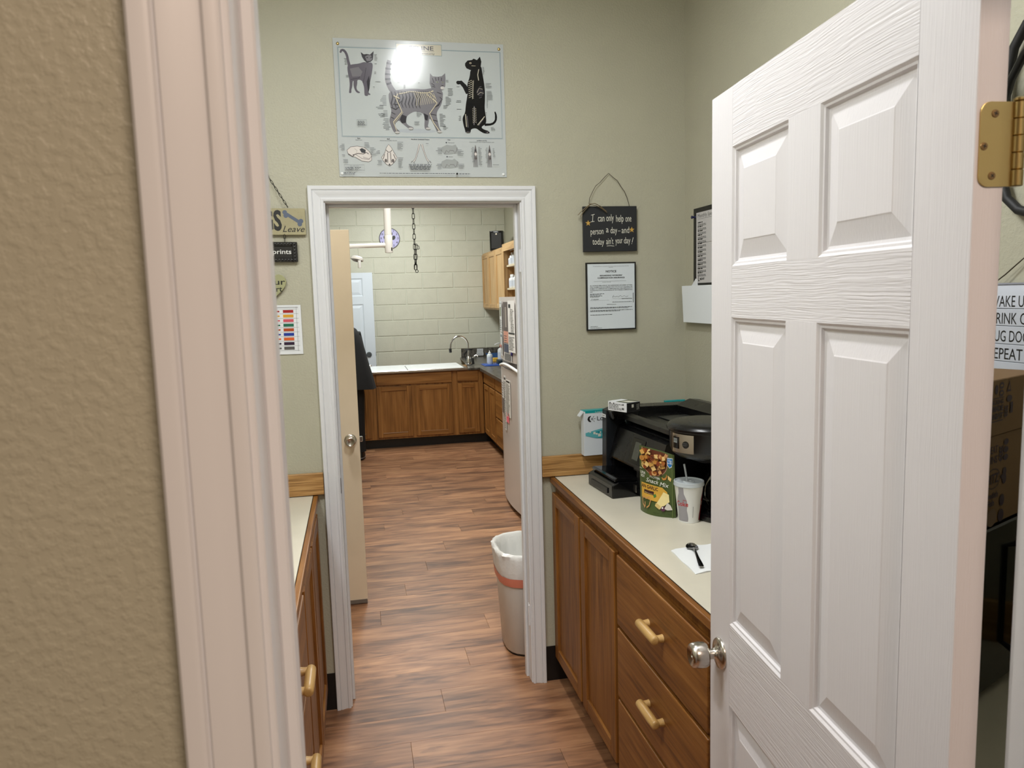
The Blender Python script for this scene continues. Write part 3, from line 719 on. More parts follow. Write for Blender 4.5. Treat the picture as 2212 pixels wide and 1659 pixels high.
kk = gi('fine_print',(66,68,74)); random.seed(3)
P.text('Skull',78,140,4,kk,al='C',bold=.02); P.text('(Lateral view)',78,134.5,3.1,kk,al='C'); P.text('Skull',189,139,4,kk,al='C',bold=.02); P.text('(Ventral view, mandible removed)',189,133.5,2.9,kk,w=64,al='C')
P.text('Mandibular Symphyseal Fracture',311,139,3.8,kk,w=70,al='C',bold=.02); P.text('Claw',422,139,3.8,kk,al='C',bold=.02); P.text('Left Manus and Pes',551,138,3.6,kk,w=40,al='C',bold=.02)
P.text('(Scaphoid palmar view)  (Scaphoid plantar view)',551,132.5,2.6,kk,w=98,al='C')
sk = gi('bone_sketch',(214,208,204)); so = gi('bone_line',(104,98,98))
P.build('captions', po, kind='stuff'); P = Print(fpost, .0004, 40)
a=[(32,98),(46,110),(71,113),(96,109),(113,96),(123,82),(122,61),(111,55),(86,58),(62,72),(51,74),(36,84)]
P.poly(a,sk); P.line(a,1.6,so,closed=True); P.poly([(79,101),(88,106),(102,99),(100,87),(86,89)],kk); P.line([(52,80),(72,86),(92,84),(104,90),(112,84)],3,so); P.line([(62,83),(87,67),(111,64),(122,75)],1.4,so); P.line([(36,84),(52,74),(58,80)],4,so); P.line([(60,104),(70,96),(66,88)],.8,so)
for k in range(6): P.line([(92+k*4.5,74-k*1.2),(94+k*4.5,69-k)],1.3,so)
P.build('skull_drawing', po); P = Print(fpost, .0004, 40)
a=[(189,121),(199,109),(209,90),(219,72),(211,58),(200,47),(189,40),(177,47),(165,61),(160,72),(173,89),(180,109)]
P.poly(a,sk); P.line(a,1.6,so,closed=True)
for a in ([(184,90),(183,52)],[(195,90),(196,52)],[(178,100),(186,92),(194,92),(201,100)],[(172,84),(166,66)],[(206,84),(213,66)],[(189,50),(189,42)]): P.line(a,2.6,so)
for x,y in ((176,60),(203,60)): P.disc(x,y,5,7,so,10)
P.disc(189,45,4,2.6,kk,10)
P.build('skull_drawing', po); P = Print(fpost, .0004, 40)
for a in ([(307,123),(300,98),(290,69),(282,58)],[(316,123),(322,98),(332,70),(339,59)]): P.line(a,[7,5,5,7],so); P.line(a,[4.5,2.5,2.5,4],sk)
for a in ([(278,60),(272,54)],[(282,56),(284,50)],[(343,60),(349,54)],[(338,56),(337,50)]): P.line(a,2,so)
for a,dy in (([(393,113),(412,122),(434,119),(447,123),(456,107),(451,90),(429,87),(403,86),(390,99)],0),([(391,59),(410,68),(432,65),(440,70),(458,56),(453,38),(427,34),(394,34),(385,45)],-53)):
    P.build('jaw_drawing' if dy == 0 else 'claw_drawing', po); P = Print(fpost, .0004, 40)
    P.poly(a,gi('claw_shade',(158,162,162))); P.line([(403,88+dy),(410,101+dy),(419,93+dy),(424,101+dy),(438,100+dy),(443,90+dy),(450,100+dy),(452,112+dy)],1.5,so)
P.build('claw_drawing', po); P = Print(fpost, .0004, 40)
P.disc(411,130,2.6,2.6,kk,10); P.disc(412,77,2.6,2.6,kk,10); P.text('Fully retracted',417,128.5,3,kk); P.text('Extended',418,75.5,3,kk)
P.build('claw_captions', po, kind='stuff')
for x0,w in ((523,1),(579,1)):
    P = Print(fpost, .0004, 40)
    for k in range(5): P.line([(x0+2,122),(x0-3+k*2.4,92),(x0-7+k*3.8,38)],[1.5,2.2,1.6],so)
    P.disc(x0+2,88,5,6,sk,10); P.disc(x0+2,72,5,5,so,8); P.disc(x0+1,102,3,4,kk,8); P.build('paw_bone_drawing', po)
P = Print(fpost, .0004)
def lab(x,y,n,l=16,al='R'):
    for k in range(n):
        w = l*random.uniform(.5,1); P.line([(x-w,y-k*5),(x,y-k*5)] if al == 'R' else [(x,y-k*5),(x+w,y-k*5)],1.2,kk)
for q in ((188,300,2,20),(188,290,6,28),(190,245,5,24),(194,215,9,26),(180,232,3,28),(176,262,3,30),(200,185,1,20),(470,340,1,12),(474,288,2,20),(474,256,1,26),(472,230,4,10),(262,340,3,12),(48,430,5,10),(52,370,2,14)): lab(*q)
for q in ((418,362,2,12),(424,332,6,20),(414,300,7,22),(404,268,3,20),(388,236,10,24),(400,190,3,24),(150,448,5,12),(150,415,1,8),(148,385,2,10),(150,350,1,24),(562,415,6,10),(572,355,4,24),(574,325,7,30),(574,290,6,6),(566,245,3,8),(588,190,3,22),(300,242,4,24),(290,205,3,24),(140,330,1,10),(232,350,1,16),(262,358,1,20),(310,350,1,14)): lab(*q,al='L')
for q in ((24,118,5,20),(24,80,2,14),(34,62,3,26),(160,60,4,20),(155,96,3,18),(392,108,5,26),(388,48,4,24),(518,112,12,12),(572,110,12,10)): lab(*q)
for q in ((98,124,4,26),(118,106,6,22),(222,128,6,22),(222,70,8,22),(452,102,5,26),(454,48,4,24),(534,112,14,16),(592,108,7,10),(590,46,1,28),(330,124,1,12)): lab(*q,al='L')
P.line([(20,42),(94,42),(94,22),(20,22)],.8,kk,closed=True); P.text('Key to abbreviations',57,37,2.6,kk,al='C')
for k in range(3): P.greek(23,54,32-k*4,2.4,kk); P.greek(58,90,32-k*4,2.4,kk,rag=.7-.2*k)
P.line([(74,208),(110,208),(110,188),(74,188)],.8,kk,closed=True)
for k in range(4): P.greek(77,107,202-k*4.2,2.4,kk,rag=.9)
for k in range(5): P.greek(262+k*1.5,350-k*2,44-k*4.6,3,kk)
P.greek(16,60,12,2.6,kk); P.greek(16,56,8,2.4,kk); P.greek(150,440,11,2.4,kk); P.greek(456,500,10,3,kk); P.poly([(443,11),(448,16),(453,11),(448,6)],g3)
P.build('fine_print', po, kind='stuff')
for x,y,c in ((18,484,M_brass),(630,486,M_brass),(9,11,M_white),(634,11,M_white)):
    q = fpost(x,y,0)
    part('push_pin', lathe(NB(), [(.0058,0),(.0052,.0022),(.003,.0036),(0,.0038)], fr((q.x,q.y+.0005,q.z),(1,0,0),(0,0,1)), 16), c, po, smooth=50)

# --- black handwritten sign on wire
sg = thing('wall_sign', 'black plaque with white handwriting and gold stars hanging from a wire', 'sign', (1.043,2.985,1.83))
Ms = fr((1.0425,2.982,1.9205),(1,0,.004),(0,0,1))
part('board', box(NB(), -.1155,.1155,-.091,.091,-.010,0, bev=.0012, M=Ms), mat('chalkboard_black',(30,32,36),.6), sg)
P = Print(plane_f(Ms)); cw = mat('sign_white_paint',(214,212,200),.6); gd = mat('sign_gold_paint',(190,150,70),.5)
SC = 2.31/1.41/100*.1     # not used for placement, letters are sized in metres
def words(P, items, h, m, bold=0):
    for t,x,y,w,r in items: P.text(t,x,y,h,m,w=w,rot=r,bold=bold)
words(P, (('can',-.052,.030,.028,.02),('only',-.016,.031,.032,.03),('help',.026,.028,.032,.02),('one',.066,.028,.026,.02)), .027, cw)
P.line([(-.073,.058),(-.075,.030)],.0022,cw); P.line([(-.081,.056),(-.066,.059)],.0022,cw); P.line([(-.083,.029),(-.067,.031)],.0022,cw)
words(P, (('person',-.084,-.022,.055,.03),('a',-.018,-.014,.011,0),('day',.001,-.018,.029,.02),('and',.049,-.018,.033,.02)), .025, cw)
words(P, (('today',-.077,-.062,.050,-.03),('ain\'t',-.018,-.062,.031,.02),('your',.022,-.060,.031,.05),('day',.059,-.060,.028,.03)), .025, cw)
P.line([(.099,-.036),(.094,-.056)],.0024,cw); P.disc(.0925,-.061,.0016,.0016,cw,8)
P.line([(.033,-.009),(.044,-.009)],.0016,cw); P.line([(-.016,-.069),(.0,-.068),(.016,-.070)],.002,cw)
def star(P,x,y,r,m,n=5,rr=.42,a0=0): P.poly([((x+(r if k%2==0 else r*rr)*math.sin(a0+math.pi*k/n)),(y+(r if k%2==0 else r*rr)*math.cos(a0+math.pi*k/n))) for k in range(2*n)], m)
star(P,-.094,.024,.0125,gd); star(P,.093,-.005,.0125,gd)
P.build('handwriting', sg)
wp = [(.954,2.984,2.020),(.958,2.985,2.045),(.972,2.987,2.072),(.985,2.988,2.093),(1.005,2.990,2.108),(1.024,2.991,2.128),(1.042,2.992,2.144),(1.060,2.991,2.128),(1.078,2.990,2.115),(1.093,2.988,2.090),(1.108,2.987,2.070),(1.118,2.985,2.045),(1.127,2.984,2.012)]
part('hanging_wire', tube(NB(), wp, .0011, 6), M_wire, sg, smooth=60)
bm = NB()
for q in ([(.953,2.975,2.020),(.975,2.972,2.022),(.998,2.970,2.010),(1.022,2.969,1.990)],[(.953,2.975,2.018),(.980,2.972,2.013),(1.005,2.970,2.000),(1.025,2.969,1.985)],[(.955,2.975,2.018),(.930,2.974,2.000),(.912,2.976,1.984),(.905,2.978,1.976)],[(.955,2.975,2.016),(.928,2.974,1.990),(.914,2.976,1.970)]): tube(bm, q, .0035, 6, sy=.35)
part('raffia_bow', bm, M_twine, sg)
# --- framed notice
nf = thing('framed_notice', 'white insurance notice in a thin black frame below the handwritten sign', 'notice', (1.045,2.985,1.507))
Mn = fr((1.045,2.984,1.6465),(1,0,0),(0,0,1)); bm = NB()
for q in ((-.1075,-.1025,-.139,.139),(.1025,.1075,-.139,.139),(-.1025,.1025,-.139,-.134),(-.1025,.1025,.134,.139)): box(bm, *q,-.012,.001, bev=.0006, M=Mn)
part('frame', bm, M_black, nf)
part('sheet', box(NB(), -.1028,.1028,-.1342,.1342,-.006,-.0015, M=Mn), mat('notice_paper',(210,218,224),.35), nf)
P = Print(plane_f(Mn @ Matrix.Translation((0,0,-.0015))))
P.text('TO BE POSTED IN A CONSPICUOUS PLACE UPON THE EMPLOYERS PREMISES',0,.122,.0022,K,w=.155,al='C'); P.text('PREMISES',0,.1175,.0022,K,w=.018,al='C')
P.text('NOTICE',0,.098,.0085,K,w=.046,al='C',bold=.03); P.text("REGARDING WORKERS'",0,.0825,.0058,K,w=.097,al='C',bold=.03); P.text('COMPENSATION INSURANCE',0,.073,.0058,K,w=.117,al='C',bold=.03)
P.line([(-.075,.062),(.065,.062)],.0006,K); P.text('THE NAME OF EMPLOYER',-.02,.057,.0022,K,al='C')
for i,t in enumerate(('ALL WORKERS EMPLOYED BY THE UNDERSIGNED ARE HEREBY NOTIFIED','THAT THE EMPLOYER HAS COMPLIED WITH THE LAW AS TO SECURING THE','PAYMENT OF COMPENSATION TO EMPLOYEES AND THEIR DEPENDENTS IN','ACCORDANCE WITH THE PROVISIONS OF THE WORKERS COMPENSATION','LAW.')):
    P.text(t,-.092,.043-i*.0065,.0036,K,w=.184 if i < 4 else .012,bold=.012)
for i in range(4): P.greek(-.092,-.03,.010-i*.0042,.0024,K,rag=random.uniform(.5,1))
hand = [(0,0),(.004,.006),(.006,.001),(.010,.004),(.013,0),(.016,.003),(.02,.0),(.025,.004),(.03,.001)]
P.line([(-.088+x,-.014+y) for x,y in hand],.0008,K); P.line([(-.075+x*.7,-.013+y*.7) for x,y in hand],.0008,K)
P.line([(-.092,-.016),(-.01,-.016)],.0004,K); P.line([(.004,-.010),(.09,-.010)],.0004,K)
P.line([(.004,-.006),(.010,.004),(.006,-.004),(.014,-.001),(.018,-.004),(.024,.0),(.03,-.004),(.04,.002),(.046,-.004),(.056,.001),(.064,-.004),(.074,.0)],.0009,K)
P.greek(.045,.09,-.0125,.002,K); P.greek(.004,.09,-.025,.0022,K); P.greek(-.02,.02,-.034,.0018,K)
for y,n,rg in ((-.046,2,.9),(-.058,2,.7),(-.076,1,.52)):
    for k in range(n): P.greek(-.092,.092,y-k*.0036,.0024,K,rag=1 if k < n-1 else rg)
P.greek(-.092,-.06,-.124,.002,K); P.text('Form for Employers',-.092,-.1305,.0028,K,w=.05,bold=.02)
P.line([(.0955,.012),(.0955,-.028)],.0022,K)
P.build('lettering', nf)

# --- left of the doorway: DOGS sign with plaques, heart, colour chart
wood_pl = mat('distressed_cream_paint',(166,158,124),.6,bump=(40,.3,.002),vary=.12)
ds = thing('hanging_sign', 'weathered cream board with bone and Leave lettering hanging on a chain', 'sign', (-.300,2.988,1.908))
Md = fr((-.300,2.984,1.960),(1,0,-.01),(0,0,1))
part('board', box(NB(), -.137,.137,-.049,.049,-.008,0, bev=.001, M=Md), wood_pl, ds)
P = Print(plane_f(Md)); bone = mat('bone_blue_paint',(86,96,116),.6)
P.text('DOGS',-.122,-.030,.072,K,w=.173,bold=.035)
P.line([(.070,.028),(.115,-.002)],.012,bone)
for x,y in ((.064,.034),(.067,.022),(.121,.002),(.116,-.009)): P.disc(x,y,.0085,.0085,bone,14)
P.text('Leave',.053,-.038,.022,K,w=.080,shear=.35)
for _ in range(60):
    x,y = random.uniform(-.13,.13),random.uniform(-.045,.045); P.disc(x,y,random.uniform(.0006,.002),.0005,mat('worn_brown',(96,80,52),.7),6)
P.build('lettering', ds)
def link_mesh(L_,w,r):
    bm = NB(); n = 14; pts = []
    for i in range(n):
        t = 2*math.pi*i/n; pts.append((w*math.cos(t), 0, (L_/2-w)*(1 if math.sin(t) >= 0 else -1)+w*math.sin(t)))
    tube(bm, pts, r, 6, closed=True); return bm
def chain(root, p0, p1, L_, w, r, m, flip=0):
    me = CH_.get((L_,w,r)) or CH_.setdefault((L_,w,r), finish(link_mesh(L_,w,r), 'chain_link', m, 60))
    p0,p1 = Vector(p0),Vector(p1); d = p1-p0; n = max(1,round(d.length/(L_-2.6*r))); q0 = d.to_track_quat('Z','Y')
    inv = INV[root.name]
    for i in range(n):
        o = bpy.data.objects.new('chain_link', me); link(o, root)
        mw = Matrix.LocRotScale(p0+d*((i+.5)/n), q0, None) @ Matrix.Rotation(R(90*((i+flip)%2)+25),4,'Z')
        o.matrix_local = inv @ mw
CH_ = {}
chain(ds, (-.2236,2.982,2.012),(-.300,2.988,2.147), .0165,.0032,.0009, M_iron)
chain(ds, (-.3764,2.982,2.012),(-.300,2.988,2.147), .0165,.0032,.0009, M_iron)
part('nail', lathe(NB(), [(.003,0),(.003,.012),(.005,.013),(0,.014)], fr((-.300,2.999,2.147),(1,0,0),(0,0,1)), 10), M_iron, ds)
pl = thing('plaque', 'small black ornate framed plaque ending in rints below the cream board', 'plaque', (-.300,2.986,1.811))
Mp = fr((-.300,2.982,1.848),(1,0,-.015),(0,0,1)); bm = NB()
box(bm, -.1015,.1015,-.037,.037,-.010,-.004, M=Mp)
for q in ((-.1015,-.083,-.037,.037),(.083,.1015,-.037,.037),(-.083,.083,-.037,-.022),(-.083,.083,.022,.037)): box(bm, *q,-.006,.002, bev=.002, M=Mp)
for k in range(17):
    for y in (-.0295,.0295): lathe(bm, [(.0042,.0015),(.0034,.0042),(0,.005)], Mp @ Matrix.Translation((-.092+k*.0115,y,0)), 8)
for k in range(4):
    for x in (-.092,.092): lathe(bm, [(.0042,.0015),(.0034,.0042),(0,.005)], Mp @ Matrix.Translation((x,-.018+k*.012,0)), 8)
part('frame', bm, mat('satin_black_frame',(24,22,21),.35), pl)
P = Print(plane_f(Mp @ Matrix.Translation((0,0,-.004)))); P.text('Pawprints',.079,-.007,.017,KW,w=.116,al='R',bold=.01); P.build('lettering', pl)
chain(pl, (-.242,2.982,1.910),(-.242,2.982,1.884), .0165,.0032,.0009, M_iron); chain(pl, (-.358,2.982,1.910),(-.358,2.982,1.884), .0165,.0032,.0009, M_iron)
ht = thing('heart_plaque', 'pale green heart-shaped plaque reading Your Heart below the black plaque', 'plaque', (-.300,2.988,1.66))
hp = []
for i in range(28):
    t = 2*math.pi*i/28; hp.append((.0034*16*math.sin(t)**3*1.0, .0036*(13*math.cos(t)-5*math.cos(2*t)-2*math.cos(3*t)-math.cos(4*t))))
Mh_ = fr((-.300,2.985,1.722),(1,0,0),(0,0,1)); part('board', prism(NB(), hp[::-1], -.008,0, Mh_, bev=.0015), mat('heart_paint',(158,158,118),.55), ht)
P = Print(plane_f(Mh_)); P.text('on',-.006,.031,.011,K,al='C'); P.text('Your',.050,.004,.021,K,w=.096,al='R',bold=.01); P.text('Heart',.038,-.022,.020,K,w=.076,al='R',bold=.01); P.build('lettering', ht)
cc = thing('colour_chart', 'white paper chart with a column of coloured bars taped beside the doorway', 'chart', (-.26,2.996,1.46))
Mc_ = fr((-.267,2.996,1.5545),(1,0,-.012),(0,0,1))
part('sheet', box(NB(), -.066,.067,-.094,.094,-.0008,0, M=Mc_), M_paper, cc)
P = Print(plane_f(Mc_)); P.rect(-.056,.057,.083,.087,mat('ink_pale',(176,178,182),.5))
for k,c in enumerate(((160,26,30),(216,160,46),(206,82,98),(18,104,76),(178,70,22),(20,52,150),(214,96,36),(42,18,52),(86,84,84))):
    y = .070-k*.0175; P.rect(.001-k*.0004,.039-k*.0004,y-.0055,y+.0055,ink('bar%d'%k,c)); P.rect(-.054,-.012,y-.003,y+.003,ink('bar%d'%k,c)); P.line([(-.058,y+.0088),(.057,y+.0088)],.0006,KG)
P.line([(.050,.088),(.050,-.082)],.0006,KG); P.line([(-.058,-.079),(.057,-.079)],.0006,KG)
P.build('printed_bars', cc)

# --- on the right-hand wall (facing -X)
FR = lambda y,z,x=1.378: fr((x,y,z),(0,-1,0),(0,0,1))      # x runs towards the photographer
bd = thing('framed_list', 'black framed price list with a pinned sheet on the right wall', 'notice', (1.375,2.74,1.67))
Mb = FR(2.745,1.835,1.366)
bm = NB()
for q in ((-.137,-.115,-.152,.152),(.115,.137,-.152,.152),(-.115,.115,-.152,-.134),(-.115,.115,.130,.152)): box(bm, *q,-.012,.004, bev=.001, M=Mb)
box(bm, -.13,.13,-.145,.145,-.012,-.006, M=Mb); part('frame', bm, M_black, bd)
Mb2 = Mb @ Matrix.Translation((-.004,.001,.0045)); part('sheet', box(NB(), -.106,.118,-.146,.132,-.0006,0, M=Mb2), mat('list_paper',(196,194,194),.5), bd)
P = Print(plane_f(Mb2)); P.text('Monthly Specials',-.092,.112,.014,KG,w=.16); P.line([(-.092,.106),(.10,.106)],.0008,KG); y = .090
for k in range(13):
    P.greek(-.092,-.05,y,.0055,K,rag=1); P.greek(-.092,-.02,y-.007,.0032,KG,rag=1); P.greek(-.092,-.01,y-.0115,.0032,KG,rag=.9); y -= .0165
    if k in (4,): P.line([(-.092,y+.004),(.10,y+.004)],.0008,K)
P.text('L',-.088,-.138,.020,K,bold=.02); P.text('MEDVET',-.072,-.134,.008,K,w=.04,bold=.02)
P.build('lettering', bd)
pm = mat('navy_pin',(20,24,70),.3); part('push_pin', lathe(NB(), [(.006,0),(.004,.003),(.0035,.010),(.007,.013),(.006,.016),(0,.017)], Mb @ Matrix.Translation((-.122,.118,.004)), 14), pm, bd, smooth=40, label='navy push pin')
ws = thing('paper_holder', 'blank white card propped below the black framed list on the right wall', 'card', (1.36,2.80,1.53))
Mw = fr((1.352,2.962,1.605),(.0,-1,0),(-.05,0,1)); 
part('card', box(NB(), 0,.36,-.0755,.0755,-.0015,.0015, bev=.0005, M=Mw), mat('white_card',(236,241,246),.5), ws)
part('bracket', box(NB(), .03,.33,-.01,.05,-.024,-.002, M=Mw), M_white, ws)
cu = thing('curled_paper', 'small curled paper strip poking up behind the blank card', 'paper', (1.36,2.87,1.67))
part('strip', prism(NB(), [(0,0),(.05,.036),(.062,.030),(.066,.0)], -.001,.001, FR(2.905,1.672,1.360) ), M_paper, cu)
# routine sign
rs = thing('routine_sign', 'white shiplap sign with WAKE UP wording hanging from twine behind the open door', 'sign', (1.373,1.33,1.46))
Mr = FR(1.330,1.560,1.368)
SH = [-.098,-.0705,-.033,.006,.043,.0945]
for a,b in zip(SH,SH[1:]): part('slat', box(NB(), -.105,.105,a+.0006,b-.0006,-.008,0, bev=.0008, M=Mr), mat('sign_white_board',(214,220,232),.5), rs)
part('backer', box(NB(), -.105,.105,-.098,.0945,-.0085,-.004, M=Mr), KG, rs)
bm = NB(); box(bm, -.107,.107,.0945,.098,-.009,.002, M=Mr); box(bm, -.107,.107,-.101,-.098,-.009,.002, M=Mr); part('edge_strip', bm, mat('grey_edge',(150,152,162),.5), rs)
P = Print(plane_f(Mr))
for t,y,w in (('WAKE UP',.047,.0980),('DRINK COFFEE',.0105,.158),('HUG DOG',-.0275,.100),('REPEAT',-.0655,.088)): P.text(t,-.081,y,.0235,K,w=w)
P.poly([(x,y-.012) for x,y in ((.030,-.0535),(.019,-.042),(.0195,-.035),(.0245,-.032),(.030,-.037),(.0355,-.032),(.0405,-.035),(.041,-.042))],ink('heart_grey',(120,120,130)))
P.build('lettering', rs)
tw = [(1.367,1.402,1.654),(1.366,1.398,1.660),(1.368,1.375,1.676),(1.370,1.350,1.696),(1.372,1.330,1.712),(1.372,1.310,1.696),(1.368,1.285,1.676),(1.366,1.262,1.656)]
part('twine', tube(NB(), tw, .0013, 6), M_wire, rs)
# black looped leash on a hook
lp = thing('looped_cord', 'thick black looped cord hanging high on the wall behind the brass hinge', 'cord', (1.36,1.33,1.80))
a = [(1.362,1.30,2.205),(1.362,1.345,2.180),(1.362,1.375,2.140),(1.362,1.388,2.085),(1.362,1.392,2.02),(1.362,1.394,1.94),(1.362,1.390,1.875),(1.362,1.375,1.835),(1.362,1.345,1.808),(1.362,1.305,1.795),(1.362,1.26,1.81),(1.362,1.23,1.86),(1.362,1.215,1.95),(1.362,1.215,2.05),(1.362,1.23,2.15),(1.362,1.26,2.20)]
part('loop', tube(NB(), a, .0098, 10, closed=True), mat('matte_black_cord',(20,20,21),.6), lp, smooth=60)
part('strand', tube(NB(), [(1.347,1.290,2.15),(1.348,1.335,2.115),(1.350,1.365,2.075),(1.353,1.385,2.03),(1.356,1.389,1.98)], .0085, 10), M_blackp, lp, smooth=60)
part('hook', tube(NB(), [(1.379,1.28,2.20),(1.35,1.28,2.20),(1.342,1.28,2.215)], .004, 8), M_chrome, lp)
# ================================================================ THINGS ON THE RIGHT WORKTOP
TOP = .9022
# --- all-in-one printer; local x = along the front (towards the photographer), y = into the wall side, z up
pr = thing('printer', 'black all-in-one inkjet printer at the far end of the right worktop', 'printer', (.960,2.86,TOP), R(4))
MP = Matrix.Translation((.955,2.865,TOP)) @ Matrix.Rotation(R(4),4,'Z') @ Matrix(((0,1,0,0),(-1,0,0,0),(0,0,1,0),(0,0,0,1)))
# MP local x -> world -Y (nearer), local y -> world +X (deeper)
MPf = MP
def pbox(bm,*b,**k): return box(bm,*b,M=MPf,**k)
bm = NB()
# body: profile in (y, z) extruded along x : front leans back above the paper slot
def extr(bm, prof, x0, x1, bev=0):
    M2 = MPf @ Matrix(((0,0,1,0),(1,0,0,0),(0,1,0,0),(0,0,0,1)))
    return prism(bm, prof, x0, x1, M2, bev=bev)
extr(bm, [(.030,.006),(.40,.006),(.40,.235),(.075,.235),(.055,.225),(.018,.105),(.018,.10),(.030,.095)], .0,.052)
extr(bm, [(.030,.006),(.40,.006),(.40,.235),(.075,.235),(.055,.225),(.018,.105),(.018,.10),(.030,.095)], .262,.452)
extr(bm, [(.115,.006),(.40,.006),(.40,.235),(.075,.235),(.055,.225),(.020,.112),(.020,.106),(.115,.106)], .052,.262)
part('body', bm, M_blackp, pr)
bm = NB(); extr(bm, [(.004,.02),(.09,.02),(.09,.300),(.030,.300),(.008,.292)], -.012,.032, bev=.003); part('side_cheek', bm, mat('printer_cheek',(24,27,31),.35), pr)
bm = NB(); extr(bm, [(-.075,.004),(-.070,0),(.115,0),(.115,.052),(-.050,.060),(-.075,.048)], .035,.275, bev=.004); part('paper_tray', bm, M_blackg, pr)
bm = NB(); extr(bm, [(-.060,.062),(.10,.055),(.10,.066),(-.052,.074),(-.062,.070)], .042,.268, bev=.002); part('output_tray', bm, M_blackg, pr)
bm = NB(); extr(bm, [(-.079,.014),(-.074,.012),(-.074,.034),(-.079,.032)], .075,.235); part('tray_grip', bm, M_black, pr)
# control panel ledge, display
Mdp = MPf @ fr((0,0,0),(1,0,0),(0,.30,.954))
bm = NB(); extr(bm, [(.080,.228),(.10,.238),(.40,.238),(.40,.246),(.10,.246),(.078,.238)], .022,.456, bev=.003); part('scanner_lid', bm, mat('printer_lid',(20,21,23),.25), pr)
ds_ = NB(); n0 = Vector((0,-.954,.30))
Mdisp = MPf @ fr((.245,.0362,.166),(1,0,0),(0,.295,.955))
part('bezel', box(NB(), -.045,.060,-.047,.047,0,.0015, bev=.001, M=Mdisp), M_blackg, pr)
part('display', box(NB(), -.016,.033,-.034,.034,.0015,.0028, bev=.001, M=Mdisp), mat('dim_grey_display',(74,76,68),.25), pr, label='dim grey touch display')
part('power_light', lathe(NB(), [(.003,.0015),(.003,.0035),(0,.004)], Mdisp @ Matrix.Translation((.046,.020,0)), 10), KG, pr)
part('usb_port', box(NB(), .268,.286,.016,.0175,.018,.046, bev=.002, M=MPf), M_steel, pr)
# feeder on top: back wall, side ramps, tray floor
bm = NB()
extr(bm, [(.02,.262),(.36,.262),(.40,.275),(.40,.300),(.10,.306),(.045,.304),(.012,.292)], -.012,.075, bev=.004)
extr(bm, [(.30,.262),(.40,.262),(.40,.318),(.36,.322),(.30,.300)], .06,.47, bev=.003)
extr(bm, [(.075,.266),(.32,.266),(.32,.272),(.075,.272)], .07,.455)
extr(bm, [(.060,.262),(.085,.262),(.085,.285),(.060,.278)], .07,.465, bev=.003)
extr(bm, [(.070,.262),(.39,.262),(.39,.300),(.070,.276)], .440,.468, bev=.003)
part('document_feeder', bm, M_blackp, pr)
bm = NB(); extr(bm, [(.10,.240),(.40,.240),(.40,.266),(.10,.266)], .0,.05); extr(bm, [(.34,.240),(.40,.240),(.40,.266),(.34,.266)], .05,.45); part('hinge_block', bm, M_black, pr)
bm = NB(); extr(bm, [(.17,.273),(.29,.273),(.29,.276),(.17,.276)], .16,.36); part('feeder_pad', bm, M_darkp, pr)
part('label', box(NB(), -.0135,-.0118,.016,.018,.2,.21, M=MPf), M_blackp, pr)
Ml = MPf @ fr((-.006,-.0005+.012,.218),(1,0,0),(0,.46,.888)); 
Mst = MPf @ fr((-.008,.0066,.262),(1,0,0),(0,.04,.999),(0,-.999,.04))
st = part('sticker', box(NB(), 0,.036,0,.013,0,.0012, M=Mst), M_paper, pr, label='white asset sticker')
P = Print(plane_f(Mst @ Matrix.Translation((0,0,.0012)))); P.greek(.004,.032,.005,.005,KG); P.build('sticker_print', st)
# --- ink carton on the printer
ic = thing('ink_carton', 'small black and white ink cartridge carton on top of the printer', 'box', (1.0,2.68,TOP+.30))
Mi = fr((.968,2.700,TOP+.3065),(.55,-.835,0),(.835,.55,0))   # along near edge
part('carton', box(NB(), 0,.098,-.002,.072,0,.036, bev=.0006, M=fr((.948,2.758,TOP+.3062),(.43,-.90,0),(.90,.43,0))), M_paper, ic)
Mc1 = fr((.948,2.758,TOP+.3062),(.43,-.90,0),(.90,.43,0))
side = Mc1 @ fr((0,-.0024,0),(1,0,0),(0,0,1)); end = Mc1 @ fr((.0984,0,0),(0,1,0),(0,0,1)); top_ = Mc1 @ fr((0,0,.0364),(1,0,0),(0,1,0))
P = Print(plane_f(side)); 
for k in range(5): P.greek(.006,.088,.006+k*.005,.003,KG,rag=random.uniform(.6,1))
P.disc(.012,.030,.003,.003,K); P.disc(.032,.030,.002,.003,K); P.disc(.082,.028,.003,.003,K); P.rect(.076,.086,.008,.016,KG); P.build('side_print', ic)
P = Print(plane_f(end)); P.rect(0,.0715,.0005,.0355,K); P.rect(.026,.037,.016,.028,cw); P.text('OFFICE',.066,.006,.0045,cw,w=.022,rot=R(90)); P.text('BLACK',.058,.006,.0045,cw,w=.022,rot=R(90)); P.build('end_panel', ic)
P = Print(plane_f(top_)); P.rect(.04,.0975,.0,.070,ink('leaf_photo',(74,84,58))); P.poly([(.05,.01),(.09,.02),(.096,.06),(.06,.05)],cw); P.build('top_photo', ic)
